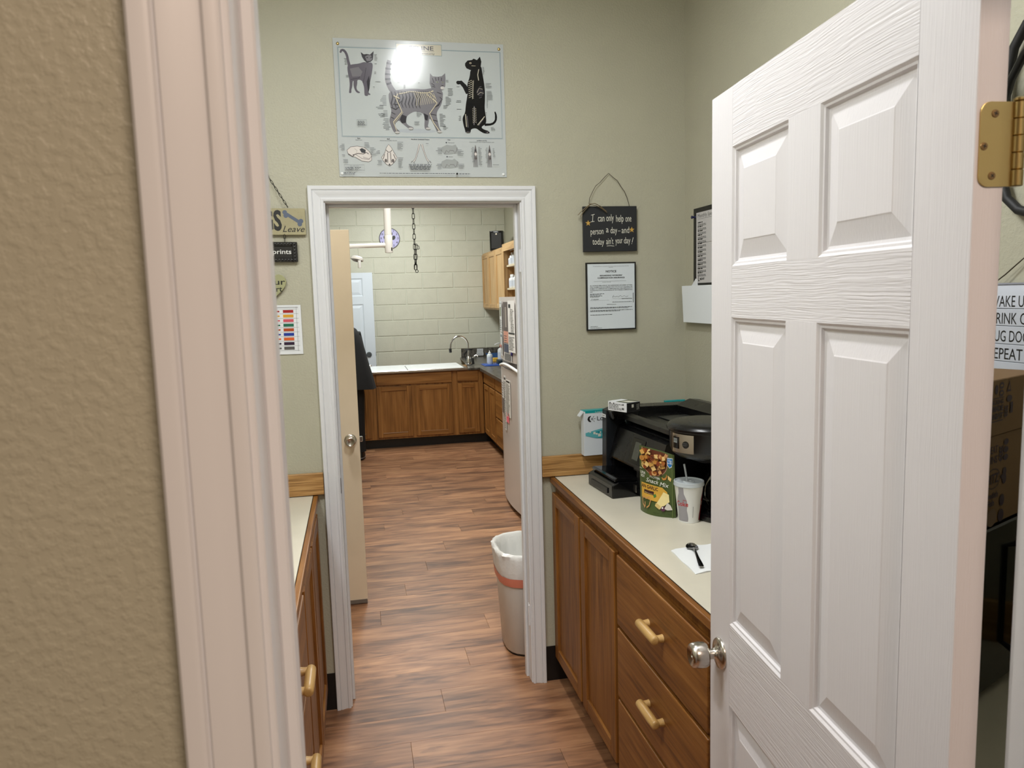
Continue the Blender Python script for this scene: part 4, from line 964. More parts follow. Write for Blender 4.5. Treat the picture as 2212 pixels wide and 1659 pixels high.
# --- webcam box behind the printer
wc = thing('webcam_box', 'white and teal webcam box with black logo wedged behind the printer', 'box', (.96,2.955,.992))
teal = mat('teal_card',(22,150,152),.35); wt = mat('box_white_card',(214,220,226),.3)
Mw_ = fr((.902,2.934,.9925),(1,.06,0),(0,0,1))
part('carton', box(NB(), 0,.20,0,.186,-.036,0, bev=.0008, M=Mw_), wt, wc)
part('teal_lid', box(NB(), -.001,.201,.1862,.1895,-.037,.001, bev=.0006, M=Mw_), teal, wc)
part('open_flap', prism(NB(), [(0,0),(-.016,-.020),(-.017,-.024),(0,-.006)], -.034,-.001, Mw_ @ Matrix.Translation((0,.1885,0))), wt, wc)
P = Print(plane_f(Mw_ @ Matrix.Translation((0,0,.0004))))
P.rect(.006,.199,.178,.1862,teal); P.text('Logitech',.050,.1795,.005,cw,w=.05)
P.line([(.030,.166),(.022,.160),(.020,.152),(.024,.145),(.031,.142)],[.003,.008,.010,.008,.003],K); P.disc(.036,.153,.0048,.0048,K); P.disc(.036,.153,.0025,.0025,wt)
for a in ((.040,.160,.044,.165),(.044,.154,.050,.155),(.041,.147,.046,.142)): P.line([a[:2],a[2:]],.0018,K)
P.text('Logitech',.058,.146,.017,K,w=.095)
t2 = mat('teal_wash',(96,176,182),.35); t3 = mat('teal_deep',(26,140,148),.35)
P.poly([(.006,.096),(.06,.108),(.12,.118),(.199,.125),(.199,.070),(.12,.066),(.05,.072),(.006,.084)],t2); P.poly([(.03,.094),(.09,.106),(.199,.112),(.199,.094),(.09,.090)],t3); P.poly([(.05,.074),(.10,.070),(.199,.072),(.199,.080),(.10,.080)],t3)
for x,y,r in ((.026,.099,.003),(.045,.094,.005),(.055,.090,.004),(.067,.084,.006),(.072,.096,.003)): P.rect(x-r,x+r,y-r,y+r,cw)
P.build('box_print', wc)
tb2 = single('teal_packet', box(NB(), 1.27,1.36,2.955,2.975,.992,1.20, bev=.001), teal, 'teal carton standing in the corner behind the printer', 'box')
# --- coffee maker
M0 = Matrix.Translation((1.205,2.285,TOP))
cm = thing('coffee_maker', 'black coffee maker with steel control panel beside the printer', 'coffee maker', (1.205,2.285,TOP))
part('base', lathe(NB(), [(.118,0),(.124,.006),(.124,.018),(.112,.028),(0,.028)], M0, 40), M_blackg, cm, smooth=40)
part('warming_plate', lathe(NB(), [(.078,.028),(.078,.031),(0,.031)], M0, 32), M_darkp, cm)
part('tower', box(NB(), .02,.150,-.085,.085,.015,.306, bev=.02, M=M0, seg=3), M_blackp, cm, smooth=40)
MH = Matrix.Translation((1.118,2.262,TOP)) @ Matrix.Diagonal((.965,.965,1,1))
part('brew_head', lathe(NB(), [(.098,.218),(.118,.232),(.125,.246),(.128,.300),(.130,.307),(0,.307)], MH, 48), M_blackp, cm, smooth=35)
part('lid', lathe(NB(), [(.130,.305),(.136,.310),(.137,.317),(.132,.325),(.118,.3315),(.06,.334),(0,.3345)], MH, 48), M_blackp, cm, smooth=35)
part('filter_cone', lathe(NB(), [(.030,.195),(.045,.202),(.098,.219),(.098,.225)], MH, 32), M_black, cm, smooth=40)
# carafe
cf = part('carafe', lathe(NB(), [(.055,.031),(.072,.040),(.080,.075),(.076,.110),(.060,.138),(.050,.150),(.056,.160),(.052,.161),(.045,.150),(0,.148)], Matrix.Translation((1.195,2.285,TOP)), 36), mat('dark_coffee_glass',(14,12,11),.04,coat=1), cm, smooth=50)
part('carafe_handle', tube(NB(), [(1.195,2.235,TOP+.150),(1.195,2.195,TOP+.150),(1.195,2.180,TOP+.125),(1.195,2.185,TOP+.075),(1.195,2.215,TOP+.055)], [.010,.011,.010,.009,.008], 10), M_blackp, cf, smooth=60)
# curved steel control panel on the head, seen facing the hall
def fhead(x,y,h):       # x = arc length (m) from the panel centre, y = height
    r = .1242+h; a = R(206)+x/.1242; return Vector((1.118+r*math.cos(a), 2.262+r*math.sin(a), TOP+.014+y))
P = Print(fhead, .0012, .008)
P.grid(-.048,.040,.228,.288,M_steel,14,1); pnl = P
P.build('control_panel', cm)
P = Print(fhead, .0018, .008); P.grid(-.044,-.014,.240,.278,M_blackg,6,1); P.rect(-.040,-.022,.258,.273,mat('lcd_grey',(128,132,132),.3),n=3); P.text('12:00',-.039,.263,.006,K,w=.015)
P.disc(.012,.256,.0115,.0115,M_blackg,20); P.rect(.004,.018,.2595,.2605,KG); P.rect(.004,.018,.254,.255,KG); P.text('brew',-.040,.279,.005,K,w=.014)
P.build('buttons', cm)
# --- snack mix pouch
A0,B0 = Vector((.9495,2.4315,TOP)), Vector((1.0235,2.2995,TOP))
def fbag(x,y,h,side=1):          # x 0..1 across, y 0..1 up
    yy = min(1,max(0,y))
    w = .5+(x-.5)*(1-.26*yy) if x > .5 else .5-(.5-x)*(1+.24*yy)
    base = A0.lerp(B0, w); n = Vector((-.872,-.489,0)); s = max(0,math.sin(math.pi*min(1,max(0,x))))
    bul = (.020*s**.7*(1-abs(y*1.6-.6)**2*.5) if y < 1 else 0)*max(0,(1-y))**.35 + .014*s*max(0,1-y*3)
    if side < 0: bul = -bul*.5-.0008
    return base + n*(bul-.018*y+h) + Vector((0,0,y*.225*(1-.07*x)))
bg = thing('snack_pouch', 'green garlic snack mix pouch leaning on the printer front corner', 'snack bag', tuple((A0+B0)/2))
bm = NB(); nx,ny = 28,36
for side in (1,-1):
    g_ = [[bm.verts.new(fbag(i/nx,j/ny,0,side)) for j in range(ny+1)] for i in range(nx+1)]
    for i in range(nx):
        for j in range(ny):
            q = (g_[i][j],g_[i+1][j],g_[i+1][j+1],g_[i][j+1]); bm.faces.new(q if side > 0 else q[::-1])
bmesh.ops.remove_doubles(bm, verts=bm.verts, dist=.0002)
gm = mat('olive_green_film',(72,86,44),.32,bump=(26,.25,.004)); part('pouch', bm, gm, bg, smooth=60)
P = Print(fbag, .0010, .06); br = mat('bowl_brown',(120,72,42),.35); snk = [mat('snack%d'%i,c,.4) for i,c in enumerate(((208,160,84),(184,126,56),(222,186,120),(126,58,26),(196,146,92),(160,92,40)))]
def bdisc(x,y,rx,ry,m,n=20):
    P.h += P.step; P.poly([(x+rx*math.cos(2*math.pi*i/n), y+ry*math.sin(2*math.pi*i/n)) for i in range(n)], m, P.h)
cxy = [(x_,y_) for x_,y_ in [(.43+.37*math.cos(t), .80+.20*math.sin(t)) for t in [math.pi+math.pi*i/14 for i in range(15)]]]
P.poly([(.06,.985)]+cxy+[(.80,.985)], mat('bowl_rim',(150,116,92),.4)); P.poly([(.09,.985)]+[(.43+(x-.43)*.93,.80+(y-.80)*.93) for x,y in cxy]+[(.77,.985)], mat('bowl_dark',(92,44,24),.4))
random.seed(11)
for k in range(46):
    for _ in range(20):
        x,y = random.uniform(.12,.74),random.uniform(.62,.96)
        if ((x-.43)/.33)**2+((min(y,.80)-.80)/.17)**2 < 1: break
    m = snk[k%6]; r = random.uniform(.05,.078); a0 = random.uniform(0,3); t = k % 4
    if t == 0: P.poly([(x+r*math.cos(a0+q),y+r*.62*math.sin(a0+q)) for q in (0,1.6,3.1,4.8)], m)
    elif t == 1: bdisc(x,y,r,r*.62,m,12); bdisc(x-.012,y+.006,.008,.006,snk[3],6); bdisc(x+.014,y,.008,.006,snk[3],6); bdisc(x,y-.012,.008,.006,snk[3],6)
    elif t == 2: P.line([(x+r*.9*math.cos(a0+q*.7),y+r*.55*math.sin(a0+q*.7)) for q in range(6)], .03, m)
    else: P.poly([(x+r*(1 if i%2 else .8)*math.cos(a0+i),y+r*.6*math.sin(a0+i)) for i in range(6)], m)
for x,y,a in ((.36,.85,0),(.40,.885,.5)): P.line([(x+.055*math.cos(a+q*.5),y+.036*math.sin(a+q*.5)) for q in range(13)], .016, snk[3])
P.build('bowl_picture', bg)
P = Print(fbag, .0014, .06); bw = mat('bag_white_ink',(232,232,222),.4)
blue = mat('badge_blue',(24,112,186),.35)
P.poly([(.775,.93),(.965,.945),(.965,.86),(.93,.80),(.865,.775),(.80,.81),(.775,.87)],bw); P.poly([(.785,.92),(.955,.935),(.955,.863),(.922,.81),(.865,.786),(.81,.818),(.785,.872)],blue); P.text('10g',.815,.872,.042,bw,w=.11); P.text('PROTEIN',.80,.842,.018,bw,w=.135,bold=.02)
P.line([(.66,.61),(.70,.585),(.77,.60),(.80,.64),(.785,.665)],[.018,.03,.036,.032,.015],snk[1]); P.poly([(.83,.66),(.93,.62),(.91,.57),(.84,.60)],snk[2])
P.text('the',.02,.655,.018,bw,w=.07,shear=.3); P.text('CATALINA',-.0,.585,.046,bw,w=.23,bold=.01) if False else None
P.text('LINA',.05,.585,.040,bw,w=.15,bold=.01); P.text('NCH',.07,.535,.040,bw,w=.10,bold=.01)
P.text('PROTEIN',.33,.562,.034,bw,w=.27,bold=.012); P.text('Snack',.235,.485,.062,bw,w=.34,shear=.25,bold=0); P.text('Mix',.62,.47,.066,bw,w=.25,shear=.25,bold=0)
ye = mat('bag_yellow',(206,160,62),.4); cheese = mat('cheese_cream',(232,214,152),.4)
P.poly([(.09,.455),(.70,.455),(.83,.40),(.86,.33),(.60,.22),(.12,.23)],ye); mg = mat('maroon_ink',(54,20,22),.4)
P.text('AN GARLIC',.10,.385,.052,mg,w=.48,bold=.03); P.rect(.19,.47,.305,.36,mg); P.text('MADE WITH',.24,.342,.012,ye,w=.16); P.text('REAL CHEESE',.215,.315,.020,cheese,w=.23,bold=.02)
P.poly([(.46,.31),(.52,.335),(.56,.30),(.50,.27)],mat('parsley',(72,118,48),.5)); P.poly([(.56,.16),(.74,.39),(.88,.365),(.90,.25),(.68,.115)],cheese); P.poly([(.56,.16),(.68,.115),(.70,.17),(.58,.21)],mat('cheese_shade',(206,178,112),.4))
for a in ([(.28,.23),(.20,.26),(.16,.21),(.19,.14),(.27,.10)],[(.28,.23),(.36,.27),(.42,.22),(.40,.14),(.33,.10)],[(.26,.18),(.28,.12),(.25,.09)]): P.line(a,.022,snk[4])
P.disc(.77,.135,.055,.04,mat('garlic_purple',(86,42,66),.3)); P.disc(.755,.148,.02,.014,bw); P.poly([(.80,.14),(.86,.24),(.93,.20),(.97,.13),(.86,.12)],mat('garlic_white',(206,200,190),.4))
P.text('NET WT 6 OZ (170g)',.55,.045,.020,mat('dark_olive_ink',(40,50,24),.4),w=.40)
P.line([(.97,.0),(.975,.5),(.965,.97)],.012,mat('seam_light',(104,118,62),.4))
P.build('lettering', bg)
# --- paper cup with lid and straw
cp = thing('paper_cup', 'white cola cup with clear lid and straw in front of the coffee maker', 'cup', (1.0535,2.262,TOP))
CX,CY = 1.0525,2.2615
Mcu = Matrix.Translation((CX,CY,TOP))
prof = [(.0335,.0),(.0340,.0005),(.0340,.004),(.0467,.124),(.0473,.126),(.0467,.128),(.0455,.126),(.0330,.006),(0,.006)]
part('cup', lathe(NB(), [(0,.003)]+prof, Mcu, 48), mat('cup_paper',(228,229,228),.45), cp, smooth=35)
ld = part('lid', lathe(NB(), [(.0478,.121),(.0500,.123),(.0503,.127),(.0490,.131),(.0497,.134),(.0488,.1365),(.0450,.137),(.0435,.133),(.020,.132),(.0165,.135),(.008,.135),(.006,.133),(0,.133)], Mcu, 48), mat('clear_lid',(214,222,228),.18,alpha=.72), cp, smooth=35)
part('straw', tube(NB(), [(CX-.001,CY,TOP+.08),(CX-.004,CY+.004,TOP+.133),(CX-.012,CY+.010,TOP+.190)], .0033, 12), mat('clear_straw',(206,212,216),.15,alpha=.55), cp, smooth=60)
TH0 = math.atan2(-CY,-CX)      # towards the hall entrance
def fcup(x,y,h):
    r = .0340+(.0127)*(y-.004)/.120+h; a = TH0+x/.040; return Vector((CX+r*math.cos(a), CY+r*math.sin(a), TOP+y))
P = Print(fcup,.0004,.006); gsil = mat('silver_print',(152,150,156),.35); rd = mat('red_print',(190,30,30),.4); rd2 = mat('maroon_print',(120,22,24),.4)
W_ = [(.006,.019),(.014,.0205),(.028,.019),(.045,.0160),(.060,.0175),(.075,.0170),(.088,.013),(.100,.0085),(.121,.0075)]
def bottle(cx,sc,m):
    P.h += P.step
    for (z0,w0),(z1,w1) in zip(W_,W_[1:]):
        for k in range(4):
            f0,f1 = -1+k*.5,-.5+k*.5; P.poly([(cx+f0*w0*sc,z0),(cx+f1*w0*sc,z0),(cx+f1*w1*sc,z1),(cx+f0*w1*sc,z1)], m, P.h)
bottle(-.024,1.08,gsil); P.build('bottle_silhouette', cp, label='silver bottle silhouette'); P = Print(fcup,.0004,.006)
bottle(.062,.95,rd2); P.build('bottle_silhouette', cp, label='red bottle silhouette'); P = Print(fcup,.0007,.006)
P.text('diet',-.019,.0765,.0045,rd,w=.012); P.text('Coke',-.044,.058,.0155,rd,w=.042,bold=.01); P.text('Coke',.046,.059,.0125,bw,w=.03)
P.rect(.0135,.0145,.020,.058,KG); P.build('cup_lettering', cp)
# --- napkin and spoon
nk = thing('napkin', 'folded white paper napkin lying on the right worktop', 'napkin', (.97,1.9,TOP))
Mnk = fr((.8745,1.994,TOP+.0003),(.985,.17,0),(-.17,.985,0)); bm = NB()
nxn = 12; zz = [[.0015+.0016*math.sin(i*1.7+j*.9)+.0012*math.sin(i*.6)*(j%3) for j in range(nxn+1)] for i in range(nxn+1)]
gt = [[bm.verts.new(Vector((.8735+(i/nxn)*.215-(j/nxn)*.012, 1.998-(j/nxn)*.188+(i/nxn)*.035+(.010*math.sin(i/nxn*5) if j == 0 else 0), TOP+.0012+max(0,zz[i][j])))) for j in range(nxn+1)] for i in range(nxn+1)]
gb_ = [[bm.verts.new(v.co.xy.to_3d()+Vector((0,0,TOP+.0002))) for v in row] for row in gt]
for i in range(nxn):
    for j in range(nxn):
        bm.faces.new((gt[i][j],gt[i][j+1],gt[i+1][j+1],gt[i+1][j])); bm.faces.new((gb_[i][j],gb_[i+1][j],gb_[i+1][j+1],gb_[i][j+1]))
for L_ in ([(i,0) for i in range(nxn+1)],[(nxn,j) for j in range(nxn+1)],[(i,nxn) for i in range(nxn,-1,-1)],[(0,j) for j in range(nxn,-1,-1)]):
    for (a,b),(c,d) in zip(L_,L_[1:]): bm.faces.new((gt[a][b],gt[c][d],gb_[c][d],gb_[a][b]))
bmesh.ops.recalc_face_normals(bm, faces=bm.faces)
part('sheet', bm, mat('napkin_paper',(230,232,234),.8,bump=(300,.3,.001)), nk, smooth=50)
sp = thing('spoon', 'steel teaspoon lying on the folded napkin', 'spoon', (.915,1.93,TOP+.006))
s0,s1 = Vector((.946,2.020,TOP+.0065)),Vector((.890,1.832,TOP+.0075)); dd = (s1-s0).normalized(); sd = Vector((-dd.y,dd.x,0))
bm = NB(); ring = []
for t,w,hh,dz in ((0,.002,0,.002),(.004,.010,0,.0012),(.012,.0155,0,-.001),(.024,.0180,0,-.002),(.036,.0165,0,-.0018),(.047,.0110,0,0),(.054,.0055,0,.003),(.062,.0035,0,.006),(.09,.0030,0,.007),(.13,.0042,0,.003),(.165,.0062,0,.0015),(.19,.0068,0,.001),(.196,.0045,0,.001)):
    c = s0+dd*t; bowl = t < .054
    row = []
    for k in range(9):
        u = -1+k/4; z = dz+(.0045*(u*u-1)*(1-abs(t-.026)/.03) if bowl and t < .052 else -.0006*u*u); row.append(bm.verts.new(c+sd*w*u+Vector((0,0,z+.004))))
    low = [bm.verts.new(v.co-Vector((0,0,.0012))) for v in row]; ring.append(row+low[::-1])
for a,b in zip(ring,ring[1:]):
    for k in range(18): bm.faces.new((a[k],a[(k+1)%18],b[(k+1)%18],b[k]))
bm.faces.new(ring[0][::-1]); bm.faces.new(ring[-1]); bmesh.ops.recalc_face_normals(bm, faces=bm.faces)
part('bowl_and_handle', bm, mat('polished_spoon_steel',(170,170,172),.16,1), sp, smooth=60)
# --- microwave and snack cartons behind the open door
mw = thing('microwave', 'black microwave oven standing on the worktop behind the open door', 'microwave', (1.15,1.25,TOP), R(0))
Mm = fr((.985,1.052,TOP),(.913,.407,0),(-.407,.913,0))
part('case', box(NB(), -.06,.34,.012,.30,.012,.325, bev=.004, M=Mm), M_blackp, mw)
part('door', box(NB(), -.06,.245,0,.012,.016,.322, bev=.003, M=Mm), M_blackg, mw); part('control_panel', box(NB(), .25,.34,0,.012,.016,.322, bev=.003, M=Mm), M_darkp, mw)
part('door_handle', tube(NB(), [Mm @ Vector(p) for p in ((.232,0,.06),(.232,-.022,.07),(.232,-.022,.26),(.232,0,.27))], .006, 8), M_darkp, mw)
for x,y in ((-.04,.03),(.32,.03),(-.04,.28),(.32,.28)): part('foot', lathe(NB(), [(.012,0),(.012,.013),(0,.013)], Mm @ Matrix.Translation((x,y,0)), 10), M_black, mw)
card = mat('brown_cardboard',(122,94,62),.8,bump=(50,.15,.001)); ci = mat('carton_ink',(58,40,52),.6)
def carton(label, z0, h, dy, draw):
    t = thing('snack_carton', label, 'carton', (1.15,1.2,z0), 0, 'printed snack cartons stacked behind the open door')
    M_ = Mm @ Matrix.Translation((0,dy,z0-TOP))
    part('carton', box(NB(), -.05,.30,.0,.25,0,h, bev=.0015, M=M_), card, t)
    part('packing_tape', box(NB(), -.0495,.2995,.112,.140,h-.001,h+.0004, M=M_), mat('tan_tape',(176,146,100),.25), t)
    P = Print(plane_f(M_ @ fr((0,-.0003,0),(1,0,0),(0,0,1)))); draw(P); P.build('carton_print', t); return t
def leafy(P,x,y,s):
    P.line([(x,y-s),(x,y+s)],.0015,ci)
    for k in range(4):
        for q in (-1,1): P.disc(x+q*s*.32,y-s*.6+k*s*.45,s*.32,s*.16,ci,8,rot=q*.7)
def d1_(P):
    P.f = (lambda g: lambda x,y,h: g((x-.137)*.82+.137, y*.70, h))(P.g)
    P.disc(.125,.125,.011,.009,ci,12); P.disc(.125,.106,.011,.009,ci,12); P.disc(.125,.125,.007,.003,card,8); P.disc(.125,.106,.007,.003,card,8); P.disc(.100,.117,.008,.012,ci,12)
    P.poly([(.150,.106),(.172,.106),(.163,.134)],ci); P.poly([(.156,.111),(.167,.111),(.162,.125)],card); P.disc(.165,.088,.014,.009,ci,12)
    P.rect(.06,.137,.094,.096,ci); P.text('SNACKING',.136,.080,.011,ci,w=.075,al='R',bold=.03); P.text('MADE',.136,.062,.014,ci,w=.052,al='R',bold=.04); P.text('RIGHT',.136,.043,.014,ci,w=.062,al='R',bold=.04); P.rect(.06,.137,.036,.0385,ci)
    leafy(P,.150,.056,.016); P.rect(.170,.182,.05,.078,ci)
def d2_(P):
    P.text('WHEAT',.134,.131,.013,ci,w=.058,al='R',bold=.01); P.text('THINS',.134,.113,.013,ci,w=.052,al='R',bold=.01); leafy(P,.147,.126,.015)
    for k in range(3): P.disc(.166,.146-k*.014,.010,.006,ci,10)
    P.line([(.119+.028*math.cos(t),.085+.018*math.sin(t)) for t in [k*.42 for k in range(15)]],.0015,ci,closed=True); P.text('RITZ',.141,.077,.017,ci,w=.044,al='R',bold=.02)
    P.disc(.164,.092,.008,.008,ci,10); P.disc(.164,.079,.009,.010,ci,10); P.disc(.155,.084,.006,.004,ci,8)
    P.text('Swedish',.140,.050,.011,ci,w=.052,al='R',bold=.03); P.text('Fish',.126,.036,.011,ci,w=.028,al='R',bold=.03); P.disc(.158,.040,.010,.011,ci,12); P.disc(.118,.014,.020,.016,mat('carton_ink_pale',(116,92,72),.6),16); P.disc(.156,.012,.012,.012,ci,10)
carton('lower brown snack carton printed with cracker and candy names', 1.2290, .163, .004, d2_)
carton('upper brown snack carton printed with peanuts and wheat', 1.3930, .099, .0, d1_)
# ================================================================ TREATMENT ROOM THINGS
# --- waste bin with liner
def ring_pts(cx,cy,hx,hy,n=40,p=3.2,z=0,wob=0,ph=0):
    out = []
    for i in range(n):
        t = 2*math.pi*i/n; c,s = math.cos(t),math.sin(t)
        k = (abs(c)**p+abs(s)**p)**(-1/p); w = 1+1.5*wob*(math.sin(i*2.3+ph)+.6*math.sin(i*.9+ph*2))*.7
        out.append((cx+hx*c*k*w, cy+hy*s*k*w, z+wob*.12*math.sin(i*1.7+ph)))
    return out
def loft(bm, rings, close=True, caps=(True,True)):
    R_ = [[bm.verts.new(p) for p in r] for r in rings]; n = len(R_[0])
    for a,b in zip(R_,R_[1:]):
        for i in range(n): bm.faces.new((a[i],a[(i+1)%n],b[(i+1)%n],b[i]))
    if caps[0]: bm.faces.new(R_[0][::-1])
    if caps[1]: bm.faces.new(R_[-1])
    return bm
BX,BY = .800,3.375
bn = thing('waste_bin', 'grey-white slim waste bin with white liner just beyond the doorway', 'bin', (BX,BY,0))
bm = loft(NB(), [ring_pts(BX,BY,.172,.148,z=.006),ring_pts(BX,BY,.180,.155,z=.014),ring_pts(BX,BY,.205,.182,z=.47),ring_pts(BX,BY,.210,.187,z=.473),ring_pts(BX,BY,.210,.187,z=.482),ring_pts(BX,BY,.200,.177,z=.482),ring_pts(BX,BY,.196,.173,z=.45),ring_pts(BX,BY,.170,.146,z=.02)])
part('bin_body', bm, mat('bin_plastic',(214,211,206),.45), bn, smooth=45)
part('base_rim', loft(NB(), [ring_pts(BX,BY,.174,.150,z=0),ring_pts(BX,BY,.176,.152,z=.007)]), M_black, bn)
bm = loft(NB(), [ring_pts(BX,BY,.2045,.1815,n=80,z=.375),ring_pts(BX,BY,.2095,.1865,n=80,z=.40,wob=.008,ph=1),ring_pts(BX,BY,.2125,.1895,n=80,z=.44,wob=.012,ph=2),ring_pts(BX,BY,.2145,.1915,n=80,z=.47,wob=.010,ph=3),ring_pts(BX,BY,.2165,.1935,n=80,z=.488,wob=.012,ph=4),ring_pts(BX,BY,.206,.183,n=80,z=.497,wob=.010,ph=5),ring_pts(BX,BY,.195,.172,n=80,z=.490,wob=.010,ph=6),ring_pts(BX,BY,.190,.167,n=80,z=.44,wob=.016,ph=7),ring_pts(BX,BY,.180,.157,n=80,z=.30,wob=.03,ph=1),ring_pts(BX,BY,.155,.132,n=80,z=.10,wob=.05,ph=2)], caps=(False,True))
ln = part('liner', bm, mat('white_liner',(232,232,230),.32,bump=(45,.5,.004)), bn, smooth=60)
bm = loft(NB(), [ring_pts(BX,BY,.2035,.1805,n=80,z=.342,wob=.004),ring_pts(BX,BY,.2065,.1835,n=80,z=.362,wob=.004,ph=1),ring_pts(BX,BY,.2075,.1845,n=80,z=.382,wob=.004,ph=1)], caps=(False,False))
part('drawstring_band', bm, mat('salmon_band',(214,128,104),.4), bn, smooth=60, label='salmon drawstring band')

# --- fridge
FX = 1.13
fg = thing('fridge', 'silver-grey fridge covered in papers behind the right doorpost', 'fridge', (1.5,5.6,0))
def fdoor(bm,z0,z1,yA=5.245,yB=5.955):
    n = 14; a = []
    for i in range(n+1):
        t = i/n; y = yA+(yB-yA)*t; a.append((FX-.002-.022*math.sin(math.pi*t)+.012, y))
    e = [(FX+.012,yA+.0),(FX+.012,yB)]
    pts = [(x,y) for x,y in a]+[(FX+.075,yB),(FX+.075,yA)]
    return prism(bm, pts[::-1], z0, z1, bev=.004)
def fx(y): return FX+.010-.022*math.sin(math.pi*(y-5.245)/.71)
sl = mat('fridge_silver',(206,198,194),.32,.1,bump=(160,.06,.001))
part('cabinet_body', box(NB(), FX+.078,1.86,5.25,5.95,.02,1.645, bev=.006), sl, fg)
up_ = part('freezer_door', fdoor(NB(),1.165,1.652), sl, fg, smooth=40); lo_ = part('fridge_door', fdoor(NB(),.045,1.105), sl, fg, smooth=40)
part('plinth', box(NB(), FX+.04,FX+.2,5.26,5.94,0,.045), M_darkp, fg)
part('handle_recess', box(NB(), FX+.022,FX+.077,5.255,5.945,1.105,1.165), mat('fridge_grey',(112,106,106),.35), fg)
bm = NB(); n = 16; t_ = [(fx(5.25+.70*i/n)-.004, 5.25+.70*i/n, 1.108+.030*math.sin(math.pi*i/n)) for i in range(n+1)]
tube(bm, t_, .012, 8); part('handle_trim', bm, M_white, fg, smooth=60, label='white curved handle trim')
# papers held on the fridge: each sheet is a thing of its own
def sheet(name, label, y0,y1,z0,z1, draw, colr=(226,226,226), cat='paper', grp=None):
    yc = (y0+y1)/2; t = thing(name, label, cat, (fx(yc)-.003,yc,z0), 0, grp)
    sl_ = (fx(y0)-fx(y1))/(y1-y0); M_ = fr((min(fx(yc),fx(y0),fx(y1))-.004,yc,z0),(sl_,-1,0),(0,0,1))
    w = y1-y0; part('sheet', box(NB(), -w/2,w/2,0,z1-z0,-.001,0, M=M_), mat('sheet_%d_%d_%d'%colr,colr,.5), t)
    P = Print(plane_f(M_), .0006); draw(P, w, z1-z0); P.build('print', t); return t
def rows(P,w,h,n,x0=-.42,x1=.42,m=None,top=.95,bot=.05,th=.25):
    for k in range(n):
        y = h*(top-(top-bot)*(k+1)/n); P.greek(w*x0,w*x1,y,h*(top-bot)/n*th*2,m or KG,rag=random.uniform(.6,1))
def dA(P,w,h): P.text('Pet Care',0,h*.9,h*.05,KG,w=w*.7,al='C'); P.rect(-w*.3,w*.25,h*.5,h*.8,ink('leafgreen',(120,130,100))); rows(P,w,h,6,top=.42)
def dA2(P,w,h): P.rect(-w*.25,w*.3,h*.82,h*.92,ink('tealink',(60,96,110))); P.line([(-w*.1,h*.75),(-w*.2,h*.4),(-w*.05,h*.12),(w*.2,h*.1),(w*.3,h*.5)],.006,KG)
def dB(P,w,h): P.rect(-w*.5,w*.5,h*.42,h,ink('umber',(84,70,66))); P.rect(-w*.15,w*.2,h*.5,h*.9,ink('umber_light',(150,140,132))); P.rect(-w*.5,w*.5,h*.18,h*.42,ink('salmon',(214,150,128))); rows(P,w,h,4,m=K,top=.36,bot=.18); P.rect(-w*.5,w*.5,0,h*.17,ink('navy',(48,56,84)))
def dC(P,w,h): P.rect(-w*.4,-w*.1,h*.86,h*.93,K); P.line([(-w*.1,h*.9),(-w*.2,h*.6)],.006,KG); rows(P,w,h,16,x0=-.1,top=.85,bot=.4,m=K); P.rect(-w*.45,w*.45,h*.355,h*.385,K); rows(P,w,h,9,m=K,top=.32)
def dD(P,w,h):
    P.rect(-w*.42,w*.42,h*.86,h*.97,KG)
    for k in range(7): P.rect(-w*.44,w*.44,h*(.8-k*.11),h*(.83-k*.11),KG); P.greek(-w*.44,w*.44,h*(.75-k*.11),.004,KG)
def dE(P,w,h): P.text('Notice',0,h*.85,h*.06,K,w=w*.6,al='C'); rows(P,w,h,7,top=.8)
def dF(P,w,h): P.rect(-w*.4,w*.4,h*.93,h*.97,K); rows(P,w,h,26,m=K,top=.91,bot=.03)
def dG(P,w,h): P.rect(-w*.5,w*.5,0,h*.45,ink('photo_grey',(110,102,100))); rows(P,w,h,6,top=.95,bot=.5)
random.seed(5)
sheet('fridge_note','pale flyer with a small green picture at the fridge top left corner',5.72,5.86,1.385,1.622,dA,(218,222,224))
sheet('fridge_note','pale note with a curved grey line below the green picture flyer',5.73,5.86,1.195,1.375,dA2,(214,218,220))
sheet('fridge_note','flyer with brown photo, salmon band and navy foot on the freezer door',5.50,5.665,1.235,1.615,dB)
sheet('fridge_note','white text sheet at the freezer door edge beside the doorpost',5.30,5.475,1.245,1.625,dC,(232,232,232))
sheet('calendar','small grey calendar sheet at the bottom of the freezer door',5.44,5.665,1.168,1.345,dD,(222,222,224),'calendar') if False else None
sheet('calendar','grey-headed calendar sheet low on the freezer door',5.41,5.66,1.170,1.228,dD,(222,222,224),'calendar')
sheet('fridge_note','small notice with grey picture hanging on the lower fridge door',5.745,5.85,.74,1.01,dG)
sheet('fridge_note','long narrow list under the fridge handle',5.655,5.735,.62,1.045,dF,(224,224,222))
sheet('fridge_note','long printed list beside the pink note',5.49,5.64,.74,1.025,dF,(230,230,228))
pk = sheet('sticky_note','pink sticky note at the foot of the long fridge list',5.56,5.655,.690,.765,lambda P,w,h: P.line([(-w*.3,h*.5),(w*.1,h*.55),(w*.3,h*.4)],.004,ink('pink_pen',(200,60,90))),(244,122,140),'note')
for y,z,c,l in ((5.87,1.268,(186,84,44),'orange-brown round magnet near the edge of the freezer door'),(5.795,1.268,(150,60,40),'dark red round magnet beside the orange one'),(5.42,1.234,(44,36,110),'violet-blue magnet on the freezer door')):
    single('fridge_magnet', lathe(NB(), [(.017,0),(.018,.005),(.012,.010),(0,.011)], fr((fx(y)-.001,y,z),(0,-1,0),(0,0,1)), 14), mat('magnet_%d'%c[0],c,.3), l, 'magnet', 'magnets on the freezer door', smooth=50)
